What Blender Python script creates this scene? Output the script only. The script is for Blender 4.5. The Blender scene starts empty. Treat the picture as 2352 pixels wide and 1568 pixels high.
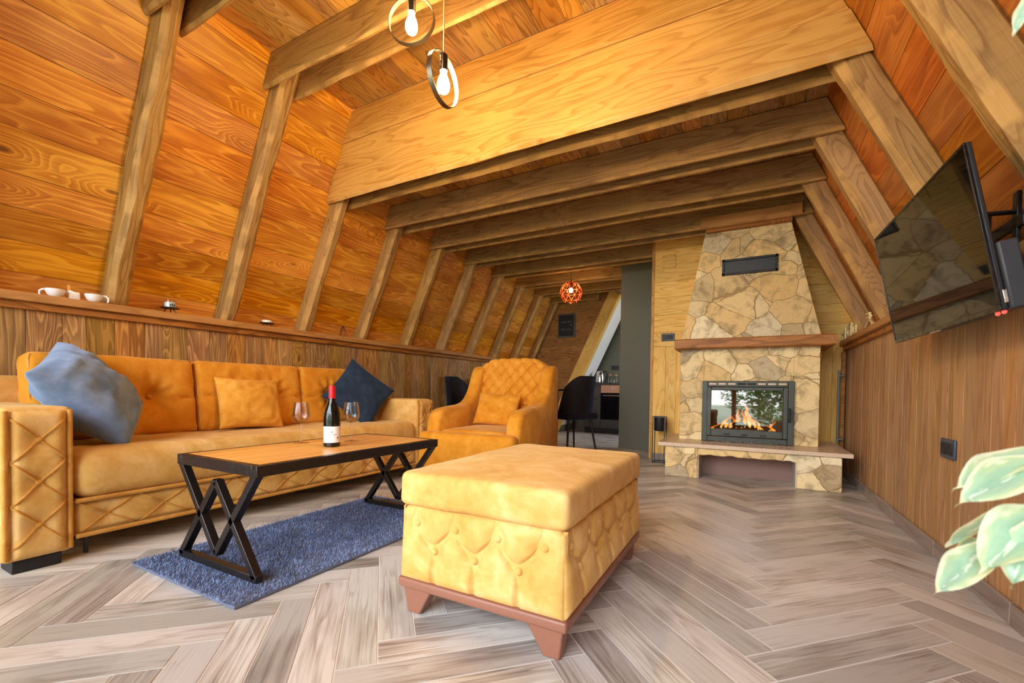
import bpy, bmesh, math, random
from mathutils import Vector, Matrix, noise as mnoise
from math import sin, cos, pi, radians, exp, sqrt
random.seed(7)
S = bpy.context.scene
COL = S.collection

# ---------------------------------------------------------------- camera
cam_d = bpy.data.cameras.new('camera')
cam = bpy.data.objects.new('camera', cam_d); COL.objects.link(cam)
F_PX, PPY = 999.73, 912.5
YAW, PIT, ROL = radians(28.4666), radians(-1.0797), radians(0.7723)
fw = Vector((-sin(YAW)*cos(PIT), cos(YAW)*cos(PIT), sin(PIT)))
rt = Vector((cos(YAW), sin(YAW), 0)); up = rt.cross(fw)
r2 = rt*cos(ROL)+up*sin(ROL); u2 = -rt*sin(ROL)+up*cos(ROL)
m = Matrix((r2, u2, -fw)).transposed().to_4x4(); m.translation = (0, 0, 0.74)
cam.matrix_world = m
cam_d.sensor_width = 36; cam_d.lens = F_PX/2352*36
cam_d.shift_y = (PPY-784)/2352
cam_d.clip_start = 0.02
cam_d.dof.use_dof = True; cam_d.dof.focus_distance = 2.6; cam_d.dof.aperture_fstop = 5.0
S.camera = cam

# ---------------------------------------------------------------- world, daylight, exposure
W = bpy.data.worlds.new('sky'); S.world = W; W.use_nodes = True
wn = W.node_tree.nodes; wl = W.node_tree.links; wn.clear()
wo = wn.new('ShaderNodeOutputWorld'); wb = wn.new('ShaderNodeBackground')
tc = wn.new('ShaderNodeTexCoord'); sx = wn.new('ShaderNodeSeparateXYZ'); wr = wn.new('ShaderNodeValToRGB')
wl.new(tc.outputs['Generated'], sx.inputs[0]); wl.new(sx.outputs['Z'], wr.inputs[0])
wr.color_ramp.elements[0].position = 0.0; wr.color_ramp.elements[0].color = (0.72, 0.75, 0.76, 1)
wr.color_ramp.elements[1].position = 0.7; wr.color_ramp.elements[1].color = (1.25, 1.42, 1.62, 1)
wl.new(wr.outputs[0], wb.inputs[0]); wb.inputs[1].default_value = 5.0
wl.new(wb.outputs[0], wo.inputs[0])
S.view_settings.view_transform = 'Standard'; S.view_settings.look = 'None'
S.view_settings.gamma = 1; S.view_settings.use_curve_mapping = False
S.view_settings.exposure = 1.4
S.cycles.use_denoising = True; S.cycles.use_adaptive_sampling = True; S.cycles.adaptive_threshold = .02
S.cycles.max_bounces = 9; S.cycles.diffuse_bounces = 6
S.cycles.sample_clamp_indirect = 6.0
LAMP = 4.4

def portal(name, loc, rot, sx_, sy_):
    l = bpy.data.lights.new(name, 'AREA'); l.shape = 'RECTANGLE'; l.size = sx_; l.size_y = sy_
    l.cycles.is_portal = True
    o = bpy.data.objects.new(name, l); COL.objects.link(o); o.location = loc; o.rotation_euler = rot
portal('roof_window_portal', (.60, 7.15, 1.82), (0, radians(-65), 0), 1.3, 1.3)
portal('window_portal', (-1.3, -1.34, 1.45), (radians(90), 0, 0), 4.2, 2.9)

# ---------------------------------------------------------------- helpers
def lin(c):
    return tuple(((x/255)/12.92 if x/255 <= .04045 else ((x/255+.055)/1.055)**2.4) for x in c)+(1,)

class NT:
    def __init__(s, name):
        s.m = bpy.data.materials.new(name); s.m.use_nodes = True
        s.n = s.m.node_tree.nodes; s.l = s.m.node_tree.links
        s.b = s.n['Principled BSDF']; s.o = s.n['Material Output']
    def new(s, t, **kw):
        n = s.n.new(t)
        for k, v in kw.items(): setattr(n, k, v)
        return n
    def put(s, sock, v):
        if v is None: return
        if isinstance(v, bpy.types.NodeSocket): s.l.new(v, sock)
        else: sock.default_value = v
    def math(s, op, a, b=None, c=None):
        n = s.new('ShaderNodeMath', operation=op)
        s.put(n.inputs[0], a); s.put(n.inputs[1], b); s.put(n.inputs[2], c)
        return n.outputs[0]
    def mr(s, v, a, b, c=0.0, d=1.0, smooth=True):
        n = s.new('ShaderNodeMapRange'); n.interpolation_type = 'SMOOTHSTEP' if smooth else 'LINEAR'
        s.put(n.inputs[0], v)
        for i, x in enumerate((a, b, c, d)): n.inputs[i+1].default_value = x
        return n.outputs[0]
    def comb(s, x, y, z):
        n = s.new('ShaderNodeCombineXYZ')
        for i, v in enumerate((x, y, z)): s.put(n.inputs[i], v)
        return n.outputs[0]
    def noise(s, vec, scale, detail=2.0, rough=.5, dist=0.0):
        n = s.new('ShaderNodeTexNoise'); s.put(n.inputs['Vector'], vec)
        n.inputs['Scale'].default_value = scale; n.inputs['Detail'].default_value = detail
        n.inputs['Roughness'].default_value = rough; n.inputs['Distortion'].default_value = dist
        return n.outputs[0]
    def mix(s, f, a, b, mode='MIX'):
        n = s.new('ShaderNodeMix', data_type='RGBA', blend_type=mode)
        s.put(n.inputs[0], f); s.put(n.inputs[6], a); s.put(n.inputs[7], b)
        return n.outputs[2]
    def ramp(s, f, stops):
        n = s.new('ShaderNodeValToRGB'); s.put(n.inputs[0], f)
        e = n.color_ramp.elements
        while len(e) < len(stops): e.new(.5)
        for el, (p, c) in zip(e, stops): el.position = p; el.color = c
        return n.outputs[0]
    def bump(s, h, strength=.3, dist=.01):
        n = s.new('ShaderNodeBump'); n.inputs['Strength'].default_value = strength
        n.inputs['Distance'].default_value = dist; s.put(n.inputs['Height'], h)
        s.l.new(n.outputs[0], s.b.inputs['Normal'])
    def set(s, **kw):
        for k, v in kw.items(): s.put(s.b.inputs[k.replace('_', ' ')], v)
        return s

def simple(name, col, rough=.5, metal=0.0, **kw):
    t = NT(name); t.set(Base_Color=lin(col), Roughness=rough, Metallic=metal)
    n = t.noise(t.new('ShaderNodeTexCoord').outputs['Object'], 35, 3)
    t.put(t.b.inputs['Roughness'], t.mr(n, .3, .7, max(0, rough-.06), min(1, rough+.06)))
    t.set(**kw)
    return t.m

def wood(name, light, mid, dark, rings=5.0, contrast=.75, plank=.35, hue=None, rough=.55, knots=1.0, knotcol=(70, 32, 10), edge=None, bumpk=.25, fiber=.35, stretch=6.0, saw=0.0, blotw=.9, inv=False, kth=.62, long=1.0):
    t = NT(name)
    at = t.new('ShaderNodeAttribute', attribute_name='gc')
    sp = t.new('ShaderNodeSeparateXYZ'); t.l.new(at.outputs['Vector'], sp.inputs[0])
    a, b, s = sp.outputs
    s13 = t.math('MULTIPLY', s, 13.7)
    n1 = t.noise(t.comb(t.math('MULTIPLY', a, long), t.math('MULTIPLY', b, stretch), s13), 1.1, 2.0, .5)
    wig = t.noise(t.comb(t.math('MULTIPLY', a, 3.0), t.math('MULTIPLY', b, 14.0), s13), 1.5, 2.0)
    # sparse knots bending the grain round them
    vo = t.new('ShaderNodeTexVoronoi'); vo.inputs['Scale'].default_value = 1.0; vo.inputs['Randomness'].default_value = .9
    t.l.new(t.comb(t.math('MULTIPLY', a, 1.7), t.math('MULTIPLY', b, 4.4), s13), vo.inputs['Vector'])
    sc = t.new('ShaderNodeSeparateColor'); t.l.new(vo.outputs['Color'], sc.inputs[0])
    on = t.math('MULTIPLY', t.math('GREATER_THAN', sc.outputs[0], kth), knots)
    kd = vo.outputs['Distance']
    kb = t.math('MULTIPLY', t.mr(kd, 0, .42, 1, 0), on)
    v = t.math('ADD', t.math('MULTIPLY', n1, rings), t.math('MULTIPLY', kb, 2.6))
    v = t.math('ADD', v, t.math('MULTIPLY', wig, .35))
    fr = t.math('FRACT', t.math('MULTIPLY', v, 2.2))
    ring = t.ramp(fr, [(0, (0, 0, 0, 1)), (.55, (.35, .35, .35, 1)), (.86, (1, 1, 1, 1)), (1, (0, 0, 0, 1))])
    if inv: ring = t.math('SUBTRACT', 1.0, ring)
    fb = t.noise(t.comb(t.math('MULTIPLY', a, 2.5), t.math('MULTIPLY', b, 90), s13), 1.6, 3.0, .6)
    blot = t.noise(t.comb(t.math('MULTIPLY', a, 1.3), t.math('MULTIPLY', b, 3), s13), 1.7, 3.0)
    f = t.math('ADD', t.math('MULTIPLY', ring, contrast), t.math('MULTIPLY', t.math('SUBTRACT', fb, .5), fiber*2))
    f = t.math('ADD', f, t.math('MULTIPLY', t.math('SUBTRACT', blot, .5), blotw))
    c = t.ramp(f, [(0.0, lin(light)), (.5, lin(mid)), (1.0, lin(dark))])
    wn_ = t.new('ShaderNodeTexWhiteNoise', noise_dimensions='1D'); t.l.new(s13, wn_.inputs['W'])
    pv = t.mr(wn_.outputs['Value'], 0, 1, 1-plank, 1+plank*.45, smooth=False)
    hv = t.new('ShaderNodeHueSaturation'); t.put(hv.inputs['Color'], c); t.put(hv.inputs['Value'], pv)
    sw = t.new('ShaderNodeSeparateColor'); t.l.new(wn_.outputs['Color'], sw.inputs[0])
    if hue: t.put(hv.inputs['Hue'], t.mr(sw.outputs[1], 0, 1, .5-hue, .5+hue, smooth=False)); t.put(hv.inputs['Saturation'], t.mr(sw.outputs[2], 0, 1, 1-hue*12, 1+hue*6, smooth=False))
    c = hv.outputs[0]
    if saw:
        sn = t.noise(t.comb(t.math('MULTIPLY', a, 60), t.math('MULTIPLY', b, 2), s13), 1.0, 1.0)
        c = t.mix(t.math('MULTIPLY', t.mr(sn, .52, .7), saw), c, lin(dark))
    if edge:
        ae = t.new('ShaderNodeAttribute', attribute_name='edge')
        en = t.noise(t.comb(t.math('MULTIPLY', a, 5), b, s13), 1.6, 3)
        c = t.mix(t.math('MULTIPLY', ae.outputs['Fac'], t.mr(en, .38, .62, .1, .8)), c, lin(edge))
    kc = t.math('MULTIPLY', t.mr(kd, .035, .085, 1, 0), on)
    c = t.mix(t.math('MULTIPLY', kc, .75), c, lin(knotcol))
    t.set(Base_Color=c, Roughness=rough)
    t.b.inputs['Specular IOR Level'].default_value = .35
    t.bump(t.math('ADD', t.math('MULTIPLY', ring, -.5), fb), bumpk, .004)
    return t.m

def fabric(name, c1, c2, c3, scale=5.0, sheen=.4, sheen_tint=(255, 220, 160), rough=.85, seed=0.0, weave=400):
    t = NT(name)
    tcn = t.new('ShaderNodeTexCoord').outputs['Object']
    n = t.noise(tcn, scale, 5, .6, .8)
    n2 = t.noise(tcn, scale*4.3, 4, .6, .4)
    f = t.math('ADD', t.math('MULTIPLY', n, .7), t.math('MULTIPLY', n2, .3))
    c = t.ramp(f, [(.33, lin(c1)), (.5, lin(c2)), (.66, lin(c3))])
    t.set(Base_Color=c, Roughness=rough, Sheen_Weight=sheen, Sheen_Tint=lin(sheen_tint), Sheen_Roughness=.4)
    t.b.inputs['Specular IOR Level'].default_value = .2
    t.bump(t.noise(tcn, weave, 2), .12, .002)
    return t.m

def stone_mat(name, scale=4.3):
    t = NT(name)
    tcn = t.new('ShaderNodeTexCoord').outputs['Object']
    wv = t.new('ShaderNodeVectorMath', operation='ADD')
    nz = t.new('ShaderNodeTexNoise'); nz.inputs['Scale'].default_value = 4; nz.inputs['Detail'].default_value = 3; t.l.new(tcn, nz.inputs['Vector'])
    sc = t.new('ShaderNodeVectorMath', operation='SCALE'); t.l.new(nz.outputs['Color'], sc.inputs[0]); sc.inputs['Scale'].default_value = .16
    t.l.new(tcn, wv.inputs[0]); t.l.new(sc.outputs[0], wv.inputs[1])
    mp = t.new('ShaderNodeMapping'); t.l.new(wv.outputs[0], mp.inputs[0]); mp.inputs['Scale'].default_value = (1, .55, 1.15)
    v1 = t.new('ShaderNodeTexVoronoi', feature='F1'); v2 = t.new('ShaderNodeTexVoronoi', feature='DISTANCE_TO_EDGE')
    for v in (v1, v2): v.inputs['Scale'].default_value = scale; t.l.new(mp.outputs[0], v.inputs['Vector'])
    cs = t.new('ShaderNodeSeparateColor'); t.l.new(v1.outputs['Color'], cs.inputs[0])
    base = t.ramp(cs.outputs[0], [(0, lin((222, 186, 122))), (.25, lin((246, 224, 170))), (.5, lin((214, 190, 142))), (.72, lin((238, 202, 134))), (.86, lin((176, 158, 124))), (1, lin((250, 234, 192)))])
    n = t.noise(tcn, 9, 6, .65, .6); n2 = t.noise(tcn, 40, 4, .6)
    c = t.mix(t.mr(n, .44, .70, 0, .7), base, lin((132, 108, 72)))
    c = t.mix(t.mr(n2, .5, .8, 0, .35), c, lin((250, 235, 195)))
    g = t.mr(v2.outputs['Distance'], .004, .016)
    c = t.mix(g, lin((170, 140, 92)), c)
    t.set(Base_Color=c, Roughness=.75)
    h = t.math('ADD', t.math('MULTIPLY', g, 1.0), t.math('ADD', t.math('MULTIPLY', n, .5), t.math('MULTIPLY', n2, .15)))
    t.bump(h, .55, .012)
    return t.m

def glass_mat(name, tint=(255, 255, 255), refl=1.0, base=.03):
    t = NT(name); t.n.remove(t.b)
    tr = t.new('ShaderNodeBsdfTransparent'); tr.inputs[0].default_value = lin(tint)
    gl = t.new('ShaderNodeBsdfGlossy'); gl.inputs['Roughness'].default_value = .02
    lw = t.new('ShaderNodeFresnel'); lw.inputs['IOR'].default_value = 1.45
    f = t.math('ADD', t.math('MULTIPLY', lw.outputs[0], refl), base); f = t.math('MINIMUM', f, .95)
    mx = t.new('ShaderNodeMixShader'); t.l.new(f, mx.inputs[0]); t.l.new(tr.outputs[0], mx.inputs[1]); t.l.new(gl.outputs[0], mx.inputs[2])
    t.l.new(mx.outputs[0], t.o.inputs[0])
    return t.m

def emit(name, col, strength):
    t = NT(name); t.n.remove(t.b); e = t.new('ShaderNodeEmission')
    e.inputs[0].default_value = lin(col); e.inputs[1].default_value = strength
    t.l.new(e.outputs[0], t.o.inputs[0]); return t.m

# ---------------------------------------------------------------- mesh builder
def ptree(*a): return Vector(a)
class MB:
    def __init__(s): s.v = []; s.f = []; s.g = []; s.e = []
    def add(s, verts, faces, g=None, e=None):
        o = len(s.v); s.v += [tuple(p) for p in verts]; s.f += [tuple(i+o for i in f) for f in faces]
        s.g += g if g else [(0, 0, 0)]*len(verts); s.e += e if e else [0.0]*len(verts); return s
    def box(s, lo, hi, axis=0, seed=None, mat=None):
        seed = random.random()*9 if seed is None else seed
        x0, y0, z0 = lo; x1, y1, z1 = hi
        P = [Vector(p) for p in ((x0, y0, z0), (x1, y0, z0), (x1, y1, z0), (x0, y1, z0), (x0, y0, z1), (x1, y0, z1), (x1, y1, z1), (x0, y1, z1))]
        o = [i for i in range(3) if i != axis]
        g = [(p[axis], p[o[0]]+p[o[1]], seed) for p in P]
        if mat: P = [mat @ p for p in P]
        return s.add(P, [(0, 3, 2, 1), (4, 5, 6, 7), (0, 1, 5, 4), (1, 2, 6, 5), (2, 3, 7, 6), (3, 0, 4, 7)], g)
    def slab(s, o, a, b, c, seed=None, n=1):
        """box from corner o with edge vectors a (grain), b, c"""
        seed = random.random()*9 if seed is None else seed
        o, a, b, c = map(Vector, (o, a, b, c)); la, lb, lc = a.length, b.length, c.length
        V = [o, o+a, o+a+b, o+b, o+c, o+a+c, o+a+b+c, o+b+c]
        q = random.random()*5
        g = [(x*la+q, y*lb+z*lc, seed) for x, y, z in ((0, 0, 0), (1, 0, 0), (1, 1, 0), (0, 1, 0), (0, 0, 1), (1, 0, 1), (1, 1, 1), (0, 1, 1))]
        F = [(0, 3, 2, 1), (4, 5, 6, 7), (0, 1, 5, 4), (1, 2, 6, 5), (2, 3, 7, 6), (3, 0, 4, 7)]
        if a.cross(b).dot(c) < 0: F = [f[::-1] for f in F]
        return s.add(V, F, g)
    def tube(s, pts, r, n=8, closed=False, caps=True):
        pts = [Vector(p) for p in pts]; N = len(pts); rr = r if isinstance(r, (list, tuple)) else [r]*N
        V = []; prev = None
        for i, p in enumerate(pts):
            if closed: d = (pts[(i+1) % N]-pts[i-1])
            else: d = pts[min(i+1, N-1)]-pts[max(i-1, 0)]
            d.normalize()
            if prev is None:
                u = d.orthogonal().normalized()
            else:
                u = prev-d*prev.dot(d); u = u.normalized() if u.length > 1e-6 else d.orthogonal().normalized()
            prev = u; w = d.cross(u)
            for k in range(n):
                a = 2*pi*k/n; V.append(p+(u*cos(a)+w*sin(a))*rr[i])
        F = []
        for i in range(N if closed else N-1):
            for k in range(n):
                j = (i+1) % N
                F.append((i*n+k, i*n+(k+1) % n, j*n+(k+1) % n, j*n+k))
        if caps and not closed: F += [tuple(range(n))[::-1], tuple((N-1)*n+k for k in range(n))]
        return s.add(V, F)
    def bar(s, a, b, w, h, upv=(0, 0, 1)):
        a, b = Vector(a), Vector(b); d = (b-a).normalized(); u = Vector(upv); r = d.cross(u)
        if r.length < 1e-4: r = d.orthogonal()
        r.normalize(); u = r.cross(d)
        return s.slab(a-r*w/2-u*h/2, b-a, r*w, u*h)
    def lathe(s, prof, c=(0, 0, 0), n=24, mat=None):
        V = []; F = []; c = Vector(c)
        for r, z in prof:
            for k in range(n):
                p = Vector((r*cos(2*pi*k/n), r*sin(2*pi*k/n), z)); V.append((mat @ p if mat else p)+c)
        for i in range(len(prof)-1):
            for k in range(n): F.append((i*n+k, i*n+(k+1) % n, (i+1)*n+(k+1) % n, (i+1)*n+k))
        if prof[0][0] > 1e-4: F.append(tuple(range(n))[::-1])
        if prof[-1][0] > 1e-4: F.append(tuple((len(prof)-1)*n+k for k in range(n)))
        return s.add(V, F)
    def ball(s, c, r, n=10, sc=(1, 1, 1)):
        V = []; F = []
        for i in range(n+1):
            t = pi*i/n
            for k in range(2*n):
                a = pi*k/n; V.append((c[0]+r*sc[0]*sin(t)*cos(a), c[1]+r*sc[1]*sin(t)*sin(a), c[2]-r*sc[2]*cos(t)))
        for i in range(n):
            for k in range(2*n): F.append((i*2*n+k, i*2*n+(k+1) % (2*n), (i+1)*2*n+(k+1) % (2*n), (i+1)*2*n+k))
        return s.add(V, F)
    def poly(s, pts, vec):
        """extruded polygon"""
        pts = [Vector(p) for p in pts]; vec = Vector(vec); n = len(pts)
        nn = Vector((0, 0, 0))
        for i in range(n): nn += pts[i].cross(pts[(i+1) % n])
        fl = nn.dot(vec) > 0
        F = [tuple(range(n)), tuple(range(n, 2*n))[::-1]]+[((i+1) % n, i, i+n, (i+1) % n+n) for i in range(n)]
        if fl: F = [f[::-1] for f in F]
        return s.add(pts+[p+vec for p in pts], F)
    def grid(s, fn, nu, nv, closed=False):
        V = [fn(i/nu, j/nv) for j in range(nv+1) for i in range(nu+1)]
        F = [(j*(nu+1)+i, j*(nu+1)+i+1, (j+1)*(nu+1)+i+1, (j+1)*(nu+1)+i) for j in range(nv) for i in range(nu)]
        return s.add(V, F)
    def soft(s, lo, hi, r=.04, step=.03, disp=None, mat=None, power=2.0):
        """rounded, puffed box"""
        lo, hi = Vector(lo), Vector(hi); r = min(r, min(hi-lo)/2-1e-4)
        co = []
        for k in range(3):
            L = hi[k]-lo[k]; inner = L-2*r; ni = max(1, int(inner/step)); nr = 4
            c = [lo[k]+r*(1-cos(pi/2*i/nr)) for i in range(nr)]+[lo[k]+r+inner*i/ni for i in range(ni+1)]+[hi[k]-r*(1-cos(pi/2*i/nr)) for i in range(nr-1, -1, -1)]
            co.append(c)
        idx = {}; V = []
        def vid(i, j, k):
            key = (i, j, k)
            if key not in idx:
                p = Vector((co[0][i], co[1][j], co[2][k]))
                q = Vector([min(max(p[t], lo[t]+r), hi[t]-r) for t in range(3)])
                d = p-q
                n = d.normalized() if d.length > 1e-7 else Vector((0, 0, 1))
                p2 = q+n*r
                if disp: p2 = p2+disp(p2, n)
                idx[key] = len(V); V.append(mat @ p2 if mat else p2)
            return idx[key]
        N = [len(c)-1 for c in co]; F = []
        for i in range(N[0]):
            for j in range(N[1]):
                F.append((vid(i, j, 0), vid(i, j+1, 0), vid(i+1, j+1, 0), vid(i+1, j, 0)))
                F.append((vid(i, j, N[2]), vid(i+1, j, N[2]), vid(i+1, j+1, N[2]), vid(i, j+1, N[2])))
        for i in range(N[0]):
            for k in range(N[2]):
                F.append((vid(i, 0, k), vid(i+1, 0, k), vid(i+1, 0, k+1), vid(i, 0, k+1)))
                F.append((vid(i, N[1], k), vid(i, N[1], k+1), vid(i+1, N[1], k+1), vid(i+1, N[1], k)))
        for j in range(N[1]):
            for k in range(N[2]):
                F.append((vid(0, j, k), vid(0, j, k+1), vid(0, j+1, k+1), vid(0, j+1, k)))
                F.append((vid(N[0], j, k), vid(N[0], j+1, k), vid(N[0], j+1, k+1), vid(N[0], j, k+1)))
        return s.add(V, F)
    def build(s, name, mat, parent=None, smooth=35, bevel=0, local=False, segs=2):
        me = bpy.data.meshes.new(name)
        off = Vector((0, 0, 0))
        if parent is not None and not local:
            off = parent.location.copy()
            if parent.parent: off += parent.parent.location
        me.from_pydata([tuple(Vector(p)-off) for p in s.v], [], s.f)
        at = me.attributes.new('gc', 'FLOAT_VECTOR', 'POINT'); at.data.foreach_set('vector', [c for g in s.g for c in g])
        if any(s.e):
            ae = me.attributes.new('edge', 'FLOAT', 'POINT'); ae.data.foreach_set('value', s.e)
        me.materials.append(mat)
        if smooth:
            me.polygons.foreach_set('use_smooth', [True]*len(me.polygons))
            me.set_sharp_from_angle(angle=radians(smooth))
        me.update()
        o = bpy.data.objects.new(name, me); COL.objects.link(o)
        if parent is not None: o.parent = parent
        if bevel:
            b = o.modifiers.new('bevel', 'BEVEL'); b.width = bevel; b.segments = segs; b.limit_method = 'ANGLE'; b.angle_limit = radians(40)
        return o

def tag(o, label, cat, group=None, kind=None):
    o['label'] = label; o['category'] = cat
    if group: o['group'] = group
    if kind: o['kind'] = kind
    return o
def thing(name, label, cat, loc=(0, 0, 0), rz=0.0, group=None):
    o = bpy.data.objects.new(name, None); COL.objects.link(o); o.location = loc; o.rotation_euler = (0, 0, rz)
    o.empty_display_size = .1
    return tag(o, label, cat, group)
def struct(o): o['kind'] = 'structure'; return o
def fbm(x, y, z=0.0): return mnoise.noise((x, y, z))

# ---------------------------------------------------------------- materials
M_roof = wood('stained orange boards', (236, 170, 60), (198, 122, 26), (136, 74, 12), rings=7, contrast=.5, plank=.24, hue=.005, inv=True, long=.6, blotw=1.3, kth=.5, rough=.42, knots=1, edge=None, bumpk=.15, stretch=5)
M_roofr = wood('shaded stained orange boards', (206, 126, 34), (170, 90, 16), (112, 52, 8), rings=6, contrast=.45, plank=.3, hue=.006, rough=.45, inv=True, long=.6, blotw=1.3, kth=.5, bumpk=.15, stretch=5)  # same stained boards; the right slope's dimmer light is put into the colour
M_beam = wood('brown rough sawn timber', (174, 134, 76), (144, 106, 56), (100, 70, 35), rings=6, contrast=.55, long=.7, plank=.16, hue=.006, rough=.6, edge=(196, 154, 88), bumpk=.4, saw=.12, knots=.8)
M_ceil = wood('brown ceiling boards', (204, 156, 82), (168, 120, 56), (106, 72, 30), rings=6.5, contrast=.6, plank=.42, hue=.012, rough=.5)
M_head = wood('honey pine boards', (212, 162, 84), (188, 136, 60), (136, 90, 38), rings=5, contrast=.55, plank=.1, rough=.5, knots=1.0, kth=.45, long=.7, edge=(214, 172, 108))
M_left = wood('brown wainscot boards', (200, 154, 84), (144, 103, 54), (94, 65, 34), rings=7.5, contrast=.5, inv=True, long=.6, plank=.3, hue=.012, rough=.55, stretch=8)
M_right = wood('narrow walnut boards', (190, 146, 98), (164, 120, 76), (122, 86, 52), rings=3.4, contrast=.5, plank=.16, hue=.008, rough=.5, stretch=12, knots=.15)
M_gap = simple('pale groove wood', (240, 206, 150), .7)
M_gapd = simple('dark groove wood', (70, 40, 16), .8)
M_part = wood('knotty pine boards', (248, 204, 112), (232, 176, 78), (176, 122, 46), rings=6, kth=.45, long=.6, contrast=.55, plank=.18, rough=.55)
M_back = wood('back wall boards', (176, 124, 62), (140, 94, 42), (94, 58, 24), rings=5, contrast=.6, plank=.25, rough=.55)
M_floor = wood('wood look floor tile', (212, 206, 196), (170, 157, 144), (90, 79, 71), rings=3.2, contrast=.32, plank=.43, hue=.018, saw=0, blotw=1.8, rough=.33, knots=.25, knotcol=(96, 76, 64), bumpk=.1, stretch=14, fiber=.55)
M_grout = simple('pale grout', (236, 230, 220), .8)
M_base = wood('grey skirting tile', (170, 154, 142), (142, 126, 116), (104, 90, 84), rings=3, contrast=.4, plank=.25, rough=.35, knots=0)
M_ledge = wood('ledge timber', (190, 138, 80), (160, 110, 56), (112, 72, 34), rings=3, contrast=.4, plank=.05, rough=.5, knots=.4)
M_mantel = wood('mantel timber', (176, 116, 52), (142, 88, 36), (92, 52, 20), rings=4, contrast=.6, plank=.05, rough=.5)
M_must = fabric('mustard suede', (196, 144, 66), (212, 166, 92), (228, 190, 130), 5.5, .28)
M_mustd = fabric('deep mustard velvet', (192, 120, 22), (208, 138, 36), (222, 158, 62), 5, .3)
M_cord = fabric('mustard cord', (182, 122, 44), (196, 140, 62), (212, 160, 86), 9, .3)
M_blue = fabric('grey blue velvet', (92, 114, 146), (116, 138, 170), (144, 164, 194), 5, .6, (200, 220, 255))
M_navy = fabric('navy velvet', (26, 38, 54), (34, 48, 66), (44, 60, 80), 5, .35, (120, 160, 210))
M_black = simple('black satin metal', (58, 53, 52), .32, .75)
M_blackm = simple('matt black', (22, 22, 24), .55)
M_plastic = simple('dark grey plastic', (48, 52, 58), .45)
M_stone = stone_mat('flagstone cladding')
M_slab = simple('beige marble', (214, 188, 160), .3)
M_plaster = simple('raw plaster', (196, 188, 172), .9)
M_iron = simple('cast iron grey', (72, 74, 68), .5, .5)
M_green = simple('grey green paint', (104, 104, 88), .6)
M_white = simple('white glazed ceramic', (240, 240, 240), .18)
M_wpaint = simple('white painted plaster', (246, 242, 236), .7)
M_brownp = simple('brown lacquered wood', (142, 92, 72), .4)
M_chrome = simple('polished steel', (210, 212, 215), .15, 1.0)
M_glass = glass_mat('clear window glass')
M_wine = glass_mat('clear wine glass', (252, 252, 252), .55, .015)
M_fire = glass_mat('fireplace door glass', (240, 238, 232), 1.2, .05)
# ---------------------------------------------------------------- the room
YB, YF = 7.15, -1.30           # back gable, window gable
XL, XR = -3.37, 0.77           # knee walls
CX = -1.30; ZL = 1.212         # ridge line, ledge height
SL = 2.17                      # roof slope dz/dx
def xl(z): return -3.06-(2.23-z)/SL     # left roof boards
def xr(z): return 0.455+(2.23-z)/SL     # right roof boards
sl = Vector((1, 0, SL)).normalized(); sr = Vector((-1, 0, SL)).normalized()
nl = Vector((SL, 0, -1)).normalized(); nr_ = Vector((-SL, 0, -1)).normalized()
ZC, ZB = 2.895, 2.435          # ceilings before / behind the header

# herringbone floor
fl = MB(); L, Wd = .666, .107; G = .0024
px0, py0 = .083, 1.451
d = Vector((1, 1, 0)).normalized(); n_ = Vector((-1, 1, 0)).normalized()
def clip_poly(P, x0, x1, y0, y1):
    for ax, v, sg in ((0, x0, 1), (0, x1, -1), (1, y0, 1), (1, y1, -1)):
        Q = []
        for i in range(len(P)):
            a, b = P[i], P[(i+1) % len(P)]; da, db = sg*(a[ax]-v), sg*(b[ax]-v)
            if da >= 0: Q.append(a)
            if (da < 0) != (db < 0): t = da/(da-db); Q.append(a.lerp(b, t))
        P = Q
        if len(P) < 3: return []
    return P
for mcol in range(-6, 4):
    for k in range(-70, 80):
        for a0, a1, b0, b1 in ((0, L, 0, Wd), (L, L+Wd, Wd-L, Wd)):
            o = Vector((px0, py0, 0))+Vector((mcol*L*sqrt(2), k*Wd*sqrt(2), 0))
            R = [o+d*a+n_*b for a, b in ((a0+G, b0+G), (a1-G, b0+G), (a1-G, b1-G), (a0+G, b1-G))]
            if max(p.y for p in R) < YF or min(p.y for p in R) > 7.95 or max(p.x for p in R) < XL or min(p.x for p in R) > XR: continue
            R = clip_poly(R, XL, XR, YF, 7.95)
            if not R: continue
            sd = random.random()*9; q = random.random()*7
            vert = (a1-a0) < (b1-b0)
            g = []
            for p in R:
                pa, pb = (p-o).dot(d), (p-o).dot(n_)
                g.append((pb+q, pa, sd) if vert else (pa+q, pb, sd))
            fl.add(R, [tuple(range(len(R)))], g)
floor = struct(fl.build('floor', M_floor, smooth=0))
gr = MB().box((XL-.2, YF, -.06), (XR+.2, 8.0, -.0015)); gr.build('grout', M_grout, floor)

def board_wall(o, along, across, nrm, la, lw, wmin, wmax, gap=.0025, th=.018, joints=True, mb=None, jl=(2.2, 3.6)):
    """boards laid side by side: long direction 'along', side by side 'across'; face on the plane through o, thickness behind nrm"""
    mb = mb or MB(); o = Vector(o); A = Vector(along).normalized(); B = Vector(across).normalized(); N = Vector(nrm).normalized()
    p = 0.0
    while p < lw-.004:
        w = min(random.uniform(wmin, wmax), lw-p)
        if lw-p-w < wmin*.5: w = lw-p
        q = 0.0
        while q < la-.01:
            l = min(random.uniform(*jl), la-q) if joints else la
            if la-q-l < .5: l = la-q
            st = random.uniform(0, .0015)
            mb.slab(o+A*(q+gap/2)+B*(p+gap/2)-N*(st), A*(l-gap), B*(w-gap), -N*th)
            q += l
        p += w
    return mb

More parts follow.
